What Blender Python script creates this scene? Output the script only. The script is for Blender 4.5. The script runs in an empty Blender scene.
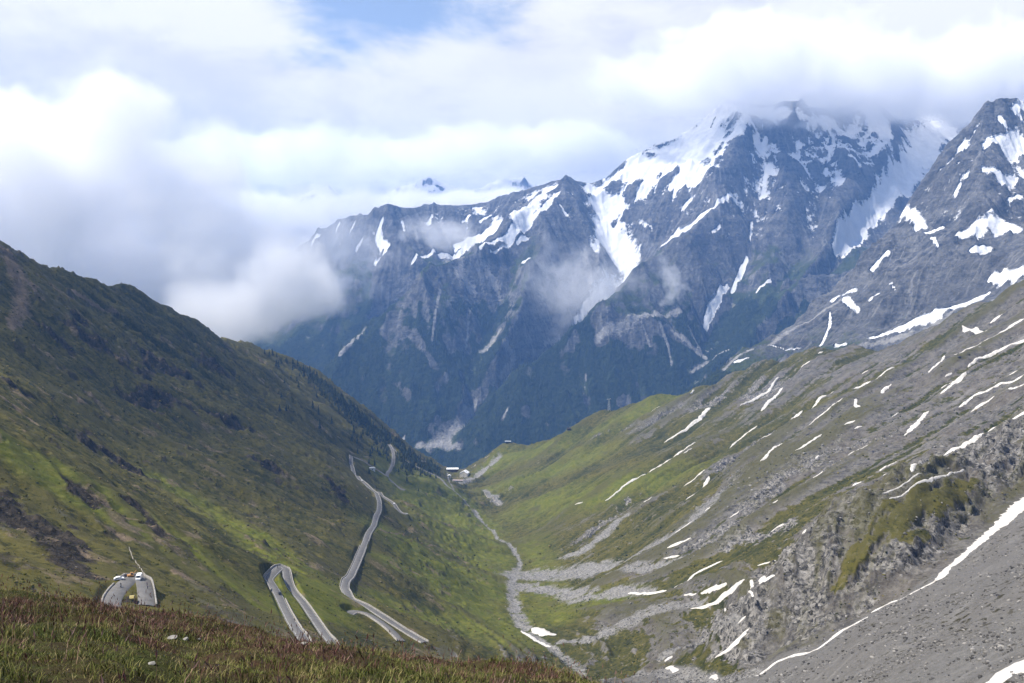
import bpy, math, random
import numpy as np
from mathutils import Vector, Matrix
from mathutils.geometry import delaunay_2d_cdt

rng = np.random.default_rng(7)
random.seed(7)
scene = bpy.context.scene
COL = scene.collection
PITCH = math.radians(4.2)
FPX = 900.0
CP, SP = math.cos(PITCH), math.sin(PITCH)


# ------------------------------------------------------------------ survey
def ray(px, py):
    """direction (Y = 1) of the sight line through a point of the photograph"""
    px = np.asarray(px, float); py = np.asarray(py, float)
    cx = (px - 512.0) / FPX
    cy = -(py - 341.5) / FPX
    y = CP + cy * SP
    return cx / y, (-SP + cy * CP) / y


def P(px, py, Y):
    a, b = ray(px, py)
    return (float(a * Y), float(Y), float(b * Y))


def PL(*pts):
    return [P(*p) for p in pts]


# ------------------------------------------------------------------- noise
_perm = rng.permutation(65536).astype(np.int64)
_ga = rng.random(65536) * 2 * np.pi
_gx, _gy = np.cos(_ga), np.sin(_ga)


def perlin(x, y, seed=0):
    xi = np.floor(x).astype(np.int64); yi = np.floor(y).astype(np.int64)
    xf = x - xi; yf = y - yi
    u = xf * xf * xf * (xf * (xf * 6 - 15) + 10)
    v = yf * yf * yf * (yf * (yf * 6 - 15) + 10)

    def g(ix, iy, dx, dy):
        h = _perm[(ix + _perm[(iy + seed * 131) & 65535]) & 65535]
        return _gx[h] * dx + _gy[h] * dy
    n00 = g(xi, yi, xf, yf); n10 = g(xi + 1, yi, xf - 1, yf)
    n01 = g(xi, yi + 1, xf, yf - 1); n11 = g(xi + 1, yi + 1, xf - 1, yf - 1)
    a = n00 + u * (n10 - n00); b = n01 + u * (n11 - n01)
    return (a + v * (b - a)) * 1.5


def fbm(x, y, octv=5, seed=0, gain=0.5):
    s = np.zeros(np.shape(x)); a = 1.0; f = 1.0
    for o in range(octv):
        s += a * perlin(x * f + 17.3 * o, y * f - 9.1 * o, seed + o)
        a *= gain; f *= 2.03
    return s


def ridged(x, y, octv=5, seed=0, gain=0.5):
    s = np.zeros(np.shape(x)); a = 1.0; f = 1.0; w = 1.0
    for o in range(octv):
        n = 1.0 - np.abs(perlin(x * f + 31.7 * o, y * f + 5.9 * o, seed + o)) * 1.6
        n = np.clip(n, 0, 1) ** 2 * w
        s += a * n
        w = np.clip(n * 1.6, 0, 1)
        a *= gain; f *= 2.1
    return s


def sstep(a, b, x):
    t = np.clip((x - a) / (b - a), 0, 1)
    return t * t * (3 - 2 * t)


# ---------------------------------------------------------- regular rasters
class Grid:
    def __init__(s, x0, x1, y0, y1, h):
        s.x0, s.y0, s.h = x0, y0, h
        s.nx = int((x1 - x0) / h) + 1; s.ny = int((y1 - y0) / h) + 1
        s.X, s.Y = np.meshgrid(x0 + h * np.arange(s.nx), y0 + h * np.arange(s.ny))

    def sample(s, A, x, y):
        fx = np.clip((np.asarray(x, float) - s.x0) / s.h, 0, s.nx - 1.001)
        fy = np.clip((np.asarray(y, float) - s.y0) / s.h, 0, s.ny - 1.001)
        i = fx.astype(np.int64); j = fy.astype(np.int64)
        u = fx - i; v = fy - j
        a = A[j, i] * (1 - u) + A[j, i + 1] * u
        b = A[j + 1, i] * (1 - u) + A[j + 1, i + 1] * u
        return a * (1 - v) + b * v


def tin(lines, points, g):
    """height raster from surveyed break lines (ridges, gullies) and spot heights"""
    co, zz, ed = [], [], []
    for ln in lines:
        for k, p in enumerate(ln):
            if k:
                ed.append((len(co) - 1, len(co)))
            co.append(Vector((p[0], p[1]))); zz.append(p[2])
    for p in points:
        co.append(Vector((p[0], p[1]))); zz.append(p[2])
    vo, eo, fo, ov, oe, of = delaunay_2d_cdt(co, ed, [], 0, 0.01)
    z = []
    for v, src in zip(vo, ov):
        if src:
            z.append(zz[src[0]])
        else:                                   # crossing of two lines: nearest end
            z.append(None)
    for i, v in enumerate(vo):
        if z[i] is None:
            d = [((c.x - v.x) ** 2 + (c.y - v.y) ** 2, k) for k, c in enumerate(co)]
            d.sort()
            w = [(1.0 / (a + 1e-6), zz[k]) for a, k in d[:2]]
            z[i] = sum(a * b for a, b in w) / sum(a for a, b in w)
    out = np.full((g.ny, g.nx), np.nan)
    for f in fo:
        for k in range(1, len(f) - 1):
            t = (f[0], f[k], f[k + 1])
            (ax, ay), (bx, by), (cx, cy) = [(vo[i].x, vo[i].y) for i in t]
            den = (by - cy) * (ax - cx) + (cx - bx) * (ay - cy)
            if abs(den) < 1e-9:
                continue
            i0 = max(0, int((min(ax, bx, cx) - g.x0) / g.h)); i1 = min(g.nx - 1, int((max(ax, bx, cx) - g.x0) / g.h) + 1)
            j0 = max(0, int((min(ay, by, cy) - g.y0) / g.h)); j1 = min(g.ny - 1, int((max(ay, by, cy) - g.y0) / g.h) + 1)
            if i1 < i0 or j1 < j0:
                continue
            X = g.X[j0:j1 + 1, i0:i1 + 1]; Y = g.Y[j0:j1 + 1, i0:i1 + 1]
            w0 = ((by - cy) * (X - cx) + (cx - bx) * (Y - cy)) / den
            w1 = ((cy - ay) * (X - cx) + (ax - cx) * (Y - cy)) / den
            w2 = 1 - w0 - w1
            m = (w0 >= -1e-6) & (w1 >= -1e-6) & (w2 >= -1e-6)
            sub = out[j0:j1 + 1, i0:i1 + 1]
            sub[m] = (w0 * z[t[0]] + w1 * z[t[1]] + w2 * z[t[2]])[m]
    lo = np.nanmin(out)
    out[np.isnan(out)] = lo
    return out


def blur(A, r, n=3):
    r = int(round(r))
    if r < 1:
        return A
    for _ in range(n):
        for ax in (0, 1):
            pad = [(0, 0), (0, 0)]; pad[ax] = (r + 1, r)
            c = np.cumsum(np.pad(A, pad, mode='edge'), axis=ax)
            if ax == 0:
                A = (c[2 * r + 1:] - c[:-2 * r - 1]) / (2 * r + 1)
            else:
                A = (c[:, 2 * r + 1:] - c[:, :-2 * r - 1]) / (2 * r + 1)
    return A


def lic(g, noise, dx, dy, n, step=1.0):
    """noise smeared along a direction field (streaks down the fall line)"""
    s = noise.copy(); cnt = 1
    for sg in (1, -1):
        fx = np.tile(np.arange(g.nx, dtype=float), (g.ny, 1)); fy = np.tile(np.arange(g.ny, dtype=float)[:, None], (1, g.nx))
        for k in range(n):
            i = np.clip(np.rint(fx), 0, g.nx - 1).astype(np.int32); j = np.clip(np.rint(fy), 0, g.ny - 1).astype(np.int32)
            fx += sg * step * dx[j, i]; fy += sg * step * dy[j, i]
            i = np.clip(np.rint(fx), 0, g.nx - 1).astype(np.int32); j = np.clip(np.rint(fy), 0, g.ny - 1).astype(np.int32)
            s += noise[j, i]; cnt += 1
    s /= cnt
    s -= s.mean(); s /= s.std() + 1e-9
    return s


def erode(g, Z, ndrop=60000, steps=70, batches=4, k=0.35, seed=1, dep=0.25):
    """rain drops running down the raster: gullies, and a map of where water runs"""
    r = np.random.default_rng(seed)
    flow = np.zeros_like(Z); nx, ny = g.nx, g.ny
    for b in range(batches):
        x = r.random(ndrop) * (nx - 3) + 1; y = r.random(ndrop) * (ny - 3) + 1
        vx = np.zeros(ndrop); vy = np.zeros(ndrop); sed = np.zeros(ndrop); sp = np.ones(ndrop)
        D = np.zeros(nx * ny)
        for t in range(steps):
            i = x.astype(np.int64); j = y.astype(np.int64); u = x - i; v = y - j
            z00 = Z[j, i]; z10 = Z[j, i + 1]; z01 = Z[j + 1, i]; z11 = Z[j + 1, i + 1]
            gx = ((z10 - z00) * (1 - v) + (z11 - z01) * v); gy = ((z01 - z00) * (1 - u) + (z11 - z10) * u)
            h = z00 * (1 - u) * (1 - v) + z10 * u * (1 - v) + z01 * (1 - u) * v + z11 * u * v
            vx = vx * 0.25 - gx * 0.75; vy = vy * 0.25 - gy * 0.75
            l = np.hypot(vx, vy) + 1e-9; vx /= l; vy /= l
            x2 = np.clip(x + vx, 1, nx - 2.01); y2 = np.clip(y + vy, 1, ny - 2.01)
            h2 = g_s(Z, x2, y2)
            dh = h2 - h
            cap = np.maximum(-dh / g.h, 0.02) * sp * 2.2
            er = np.where(dh > 0, -np.minimum(sed, dh), np.where(sed > cap, -(sed - cap) * dep, np.minimum((cap - sed) * k, -dh * 0.5)))
            sed = sed + er
            base = j * nx + i
            idx = np.concatenate([base, base + 1, base + nx, base + nx + 1])
            w = np.concatenate([(1 - u) * (1 - v), u * (1 - v), (1 - u) * v, u * v])
            D -= np.bincount(idx, w * np.tile(er, 4), minlength=nx * ny)
            flow += np.bincount(base, minlength=nx * ny).reshape(ny, nx)
            sp = np.clip(sp * 0.985, 0.1, 2)
            x, y = x2, y2
        Dm = np.clip(D.reshape(ny, nx), -0.5 * g.h, 0.22 * g.h)
        Z = Z + blur(Dm, 1, 1)
    return Z, flow


def g_s(A, x, y):
    i = x.astype(np.int64); j = y.astype(np.int64); u = x - i; v = y - j
    return A[j, i] * (1 - u) * (1 - v) + A[j, i + 1] * u * (1 - v) + A[j + 1, i] * (1 - u) * v + A[j + 1, i + 1] * u * v


def seg_field(x, y, line, pad):
    """distance to a polyline (and position along it) for points near it; inf elsewhere"""
    x = np.asarray(x); y = np.asarray(y)
    D = np.full(x.shape, 1e9); S = np.zeros(x.shape)
    ln = np.asarray(line, float)
    bx = (x > ln[:, 0].min() - pad) & (x < ln[:, 0].max() + pad) & (y > ln[:, 1].min() - pad) & (y < ln[:, 1].max() + pad)
    ii = np.nonzero(bx)
    if not len(ii[0]):
        return ii, D[ii], S[ii]
    xx = x[ii]; yy = y[ii]; d = np.full(xx.shape, 1e9); s = np.zeros(xx.shape)
    for k in range(len(ln) - 1):
        ax, ay = ln[k][:2]; bx_, by_ = ln[k + 1][:2]
        vx, vy = bx_ - ax, by_ - ay; L = vx * vx + vy * vy + 1e-9
        t = np.clip(((xx - ax) * vx + (yy - ay) * vy) / L, 0, 1)
        q = np.hypot(xx - ax - t * vx, yy - ay - t * vy)
        m = q < d
        d[m] = q[m]; s[m] = k + t[m]
    return ii, d, s


# ------------------------------------------------------------ blender bits
def mesh_np(name, co, faces, mat=None, smooth=True, attrs=None, link=True):
    """co (n,3), faces (m,k) with k = 3 or 4"""
    me = bpy.data.meshes.new(name)
    co = np.ascontiguousarray(co, np.float32); faces = np.ascontiguousarray(faces, np.int32)
    m, k = faces.shape
    me.vertices.add(len(co)); me.vertices.foreach_set('co', co.ravel())
    me.loops.add(m * k); me.loops.foreach_set('vertex_index', faces.ravel())
    me.polygons.add(m)
    me.polygons.foreach_set('loop_start', np.arange(0, m * k, k, dtype=np.int32))
    me.polygons.foreach_set('loop_total', np.full(m, k, np.int32))
    if smooth:
        me.polygons.foreach_set('use_smooth', np.ones(m, bool))
    for an, av in (attrs or {}).items():
        a = me.attributes.new(an, 'FLOAT', 'POINT')
        a.data.foreach_set('value', np.ascontiguousarray(av, np.float32).ravel())
    me.update(); me.validate()
    if mat:
        me.materials.append(mat)
    if not link:
        return me
    o = bpy.data.objects.new(name, me)
    COL.objects.link(o)
    return o


def grid_faces(ny, nx):
    i = np.arange(ny - 1)[:, None] * nx + np.arange(nx - 1)[None, :]
    i = i.ravel()
    return np.stack([i, i + 1, i + nx + 1, i + nx], 1)


def tag(o, label=None, cat=None, group=None, kind=None):
    for k, v in (('label', label), ('category', cat), ('group', group), ('kind', kind)):
        if v:
            o[k] = v
    return o


class N:
    """short-hand for building node materials"""
    def __init__(s, name=None, tree=None):
        if tree is None:
            s.mat = bpy.data.materials.new(name); s.mat.use_nodes = True
            s.t = s.mat.node_tree; s.t.nodes.clear()
        else:
            s.t = tree

    def n(s, kind, **kw):
        nd = s.t.nodes.new(kind)
        ins = kw.pop('ins', {})
        for k, v in kw.items():
            setattr(nd, k, v)
        for k, v in ins.items():
            s.put(nd.inputs[k], v)
        return nd

    def put(s, sock, v):
        if isinstance(v, bpy.types.NodeSocket):
            s.t.links.new(v, sock)
        else:
            if hasattr(sock.default_value, '__len__') and not hasattr(v, '__len__'):
                v = [v] * len(sock.default_value)
            if hasattr(v, '__len__') and len(v) == 3 and len(sock.default_value) == 4:
                v = (*v, 1)
            sock.default_value = v

    def math(s, op, a, b=0.0, c=0.0, clamp=False):
        nd = s.n('ShaderNodeMath', operation=op, use_clamp=clamp)
        s.put(nd.inputs[0], a); s.put(nd.inputs[1], b); s.put(nd.inputs[2], c)
        return nd.outputs[0]

    def vmath(s, op, a, b=(0, 0, 0), scale=1.0):
        nd = s.n('ShaderNodeVectorMath', operation=op)
        s.put(nd.inputs[0], a); s.put(nd.inputs[1], b)
        if op == 'SCALE':
            s.put(nd.inputs['Scale'], scale)
        return nd.outputs['Value'] if op in ('LENGTH', 'DOT_PRODUCT', 'DISTANCE') else nd.outputs[0]

    def pos(s):
        return s.n('ShaderNodeNewGeometry').outputs['Position']

    def attr(s, nm):
        return s.n('ShaderNodeAttribute', attribute_name=nm).outputs['Fac']

    def noise(s, vec, scale, detail=4, rough=0.55, kind='FBM', dist=0.0):
        nd = s.n('ShaderNodeTexNoise', noise_type=kind, ins={'Vector': vec, 'Scale': scale, 'Detail': detail, 'Roughness': rough, 'Distortion': dist})
        return nd.outputs['Fac']

    def ramp(s, f, *stops):
        nd = s.n('ShaderNodeValToRGB'); s.put(nd.inputs[0], f)
        el = nd.color_ramp.elements
        while len(el) < len(stops):
            el.new(0.5)
        for e, (p, c) in zip(el, stops):
            e.position = p
            e.color = (*c, 1) if hasattr(c, '__len__') else (c, c, c, 1)
        return nd.outputs[0]

    def rng(s, f, a, b, c=0.0, d=1.0, smooth=False):
        nd = s.n('ShaderNodeMapRange', interpolation_type='SMOOTHSTEP' if smooth else 'LINEAR')
        for k, v in enumerate((f, a, b, c, d)):
            s.put(nd.inputs[k], v)
        return nd.outputs[0]

    def mix(s, f, a, b, blend='MIX'):
        nd = s.n('ShaderNodeMix', data_type='RGBA', blend_type=blend)
        s.put(nd.inputs[0], f); s.put(nd.inputs[6], a); s.put(nd.inputs[7], b)
        return nd.outputs[2]

    def out(s, col, rough=0.9, bump=None, dist=1.0, strength=1.0, spec=0.2, metal=0.0):
        b = s.n('ShaderNodeBsdfPrincipled')
        s.put(b.inputs['Base Color'], col); s.put(b.inputs['Roughness'], rough)
        s.put(b.inputs['Specular IOR Level'], spec); s.put(b.inputs['Metallic'], metal)
        if bump is not None:
            bp = s.n('ShaderNodeBump'); s.put(bp.inputs['Height'], bump); s.put(bp.inputs['Distance'], dist); s.put(bp.inputs['Strength'], strength)
            s.t.links.new(bp.outputs[0], b.inputs['Normal'])
        o = s.n('ShaderNodeOutputMaterial')
        s.t.links.new(b.outputs[0], o.inputs['Surface'])
        return s.mat


def plain(name, col, rough=0.7, var=0.12, scale=3.0, metal=0.0, spec=0.3):
    m = N(name)
    f = m.noise(m.n('ShaderNodeTexCoord').outputs['Object'], scale, 3)
    d = [c * (1 - var) for c in col]; l = [min(1, c * (1 + var)) for c in col]
    return m.out(m.mix(m.rng(f, 0.3, 0.7), d, l), rough, spec=spec, metal=metal)

SUN_AZ_D, SUN_EL_D, SUN_E = -96.0, 55.0, 5.0
SKY_S, CLOUD_L, EXPO, OPEN = 0.11, 0.67, 0.80, 0.92
HAZE_D, HAZE_C = 6.3e-5, (0.22, 0.46, 1.0)
VB = 36

# =============================================================== THE VALLEY
def plane_scree(X, Y):
    return -326 + 0.484 * (X - 107) - 0.427 * (Y - 700)


def PS(px, py):
    """point of the scree slope seen at a place of the photograph"""
    a, b = [float(v) for v in ray(px, py)]
    Y = (-326 - 0.484 * 107 + 0.427 * 700) / (b - 0.484 * a + 0.427)
    return (a * Y, Y, b * Y)


floor_line = [(40, 60, -120), (55, 300, -195), (64, 500, -268), (75, 700, -334)] + PL(
    (530, 640, 1000), (515, 597, 1230), (514, 560, 1480), (500, 535, 1720), (478, 512, 1950),
    (460, 490, 2300), (450, 476, 2550), (440, 464, 2800)) + [(-260, 3200, -800), (-150, 4000, -1020)]
crest_left = [(-900, 700, 165), (-820, 1050, 105)] + PL(
    (0, 239, 1300), (20, 252, 1330), (39, 262, 1370), (66, 265, 1430), (94, 274, 1500), (117, 282, 1580), (126, 278, 1610), (138, 287, 1650), (155, 297, 1700), (176, 305, 1770), (192, 318, 1810), (211, 332, 1900),
    (240, 340, 2030), (274, 350, 2160), (300, 362, 2250), (313, 367, 2280), (335, 385, 2370), (352, 399, 2440), (375, 419, 2530), (391, 434, 2600),
    (405, 445, 2680), (425, 458, 2780)) + [(-420, 3200, -830)]
behind_left = [(p[0] - 420, p[1] + 160, p[2] - 230) for p in crest_left]
crest_right = PL(
    (462, 472, 2600), (487, 456, 2530), (500, 446, 2500), (508, 444, 2490), (530, 447, 2470), (560, 434, 2430), (585, 422, 2420), (610, 409, 2400), (640, 399, 2350),
    (665, 391, 2320), (690, 392, 2300), (720, 380, 2280), (760, 361, 2250), (800, 350, 2200), (840, 344, 2150),
    (870, 345, 2100), (900, 343, 2000), (930, 325, 1950), (960, 310, 1900), (1000, 292, 1800), (1024, 281, 1750),
    (1100, 240, 1650)) + [(1400, 1500, 330), (1800, 1300, 560)]
behind_right = [(p[0] + 120, p[1] + 260, p[2] - 190) for p in crest_right[1:]]
gully_scree = [PS(*p) for p in ((650, 683), (700, 679), (755, 673), (789, 656), (818, 648), (839, 634), (867, 618), (910, 593), (949, 570), (995, 534), (1024, 511), (1060, 488), (1110, 455))]
gully_scree = gully_scree[:-1] + [(640, 830, 30)]
rib = PL((757, 650, 560), (750, 612, 580), (760, 577, 590), (790, 542, 600), (811, 517, 610), (850, 491, 630), (896, 463, 660), (940, 469, 690),
         (985, 455, 740), (1024, 440, 800), (1080, 405, 880))
rib_gully = PL((712, 655, 690), (722, 605, 770), (760, 562, 790), (800, 522, 850), (870, 478, 960), (960, 441, 1010), (1024, 425, 1010))
scree_pts = [(x, y, plane_scree(x, y)) for x, y in ((142, 250), (142, 400), (100, 560), (300, 300), (300, 500), (500, 300), (500, 560), (700, 400), (110, 150), (700, 100), (900, 200))]
left_pts = PL((352, 572, 900), (354, 472, 1500), (279, 567, 640), (130, 582, 365), (390, 443, 2120), (393, 468, 1900), (407, 517, 1640), (405, 491, 1780),
              (412, 637, 870), (333, 640, 570), (0, 480, 600), (0, 330, 1000), (100, 430, 950), (200, 430, 1230), (250, 400, 1600),
              (60, 520, 520), (200, 560, 560), (0, 590, 300), (120, 340, 1350), (300, 470, 1250), (440, 560, 1350), (470, 610, 1060))
left_rib = PL((-120, 330, 520), (-60, 372, 560), (0, 398, 600), (40, 425, 640), (80, 452, 690), (120, 480, 740))
left_dip = [(p[0] - 30, p[1] + 110, p[2] - 34) for p in left_rib]
far_l = [(-200, 60, -60), (-300, 200, -80), (-420, 300, -40), (-700, 500, 60), (-1500, 300, 200), (-1500, 60, 150), (-120, 60, -75), (-1700, 3400, -350), (-900, 3500, -700),
         (120, 60, -105), (400, 60, 0), (1000, 60, 320), (2600, 60, 900), (2600, 1500, 900), (2600, 3500, -200), (-2600, 60, 200), (-2600, 3500, -400), (600, 3500, -800), (1400, 3500, -500), (-2600, 4100, -900), (2600, 4100, -900)]
right_pts = PL((1024, 380, 1250), (1024, 330, 1480), (900, 400, 1350), (800, 430, 1400), (700, 470, 1500), (850, 380, 1800),
               (600, 560, 1270), (640, 500, 1500), (560, 470, 2050), (700, 560, 1030), (620, 630, 930), (760, 500, 1080))

VG = Grid(-2600, 2600, 40, 4100, 5.0)
Z0 = tin([floor_line, crest_left, behind_left, crest_right, behind_right, gully_scree, rib, rib_gully, left_rib, left_dip],
         scree_pts + left_pts + far_l + right_pts, VG)
# soft for the wide slopes, sharper for the near rocks
soft = blur(Z0, 8, 3); sharp = blur(Z0, 3, 2)
near = sstep(1100, 700, VG.Y) * sstep(60, 160, VG.X)
crestw = np.zeros_like(Z0)
for ln in (crest_left, crest_right):
    ii, d, s = seg_field(VG.X, VG.Y, ln, 90)
    crestw[ii] = np.maximum(crestw[ii], sstep(90, 25, d))
w = np.maximum(near, crestw)
Z0 = soft * (1 - w) + (0.5 * sharp + 0.5 * blur(Z0, 2, 1)) * w
# swells and hollows
amp = np.clip(np.hypot(VG.X, VG.Y) / 1500, 0.25, 1.2)
lw = sstep(40, -140, VG.X)
Z0 += amp * ((8 + 3 * lw) * fbm(VG.X / 260, VG.Y / 260, 3, 11) + (4.0 + 2.0 * lw) * fbm(VG.X / 95, VG.Y / 95, 4, 21) + 3.0 * lw * (ridged(VG.X / 210, VG.Y / 210, 4, 27) - 0.7)) * (1 - 0.7 * sstep(0.2, 0.8, crestw) * lw)


def march(px, py, fn, t0=60.0, t1=3900.0, n=2600):
    """where a sight line meets a surface: the surveyed position of something in the photograph"""
    a, b = ray(px, py)
    a = np.atleast_1d(a)[:, None]; b = np.atleast_1d(b)[:, None]
    t = t0 * (t1 / t0) ** np.linspace(0, 1, n)[None, :]
    below = fn(a * t, t + 0 * a) > b * t
    # skip a start that is already under the surface
    k = np.argmax(below, 1)
    k[~below.any(1)] = n - 1
    T = t[0][k]
    T0 = t[0][np.maximum(k - 1, 0)]
    for _ in range(14):
        m = 0.5 * (T0 + T)
        bl = fn(a[:, 0] * m, m) > b[:, 0] * m
        T = np.where(bl, m, T); T0 = np.where(bl, T0, m)
    return np.stack([a[:, 0] * T, T, b[:, 0] * T], 1)


def ground0(x, y):
    return VG.sample(Z0, x, y)


def on_valley(*pts):
    p = np.array([q[:2] for q in pts], float)
    return march(p[:, 0], p[:, 1], ground0)


def densify(line, step):
    ln = np.asarray(line, float)
    L = np.concatenate([[0], np.cumsum(np.hypot(*(np.diff(ln[:, :2], axis=0).T)))])
    n = max(2, int(L[-1] / step) + 1)
    q = np.linspace(0, L[-1], n)
    return np.stack([np.interp(q, L, ln[:, k]) for k in range(ln.shape[1])], 1)


def chaikin(line, n=2):
    ln = np.asarray(line, float)
    for _ in range(n):
        a = ln[:-1] * 0.75 + ln[1:] * 0.25; b = ln[:-1] * 0.25 + ln[1:] * 0.75
        mid = np.empty((2 * len(a), ln.shape[1])); mid[0::2] = a; mid[1::2] = b
        ln = np.concatenate([ln[:1], mid, ln[-1:]])
    return ln

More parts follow.
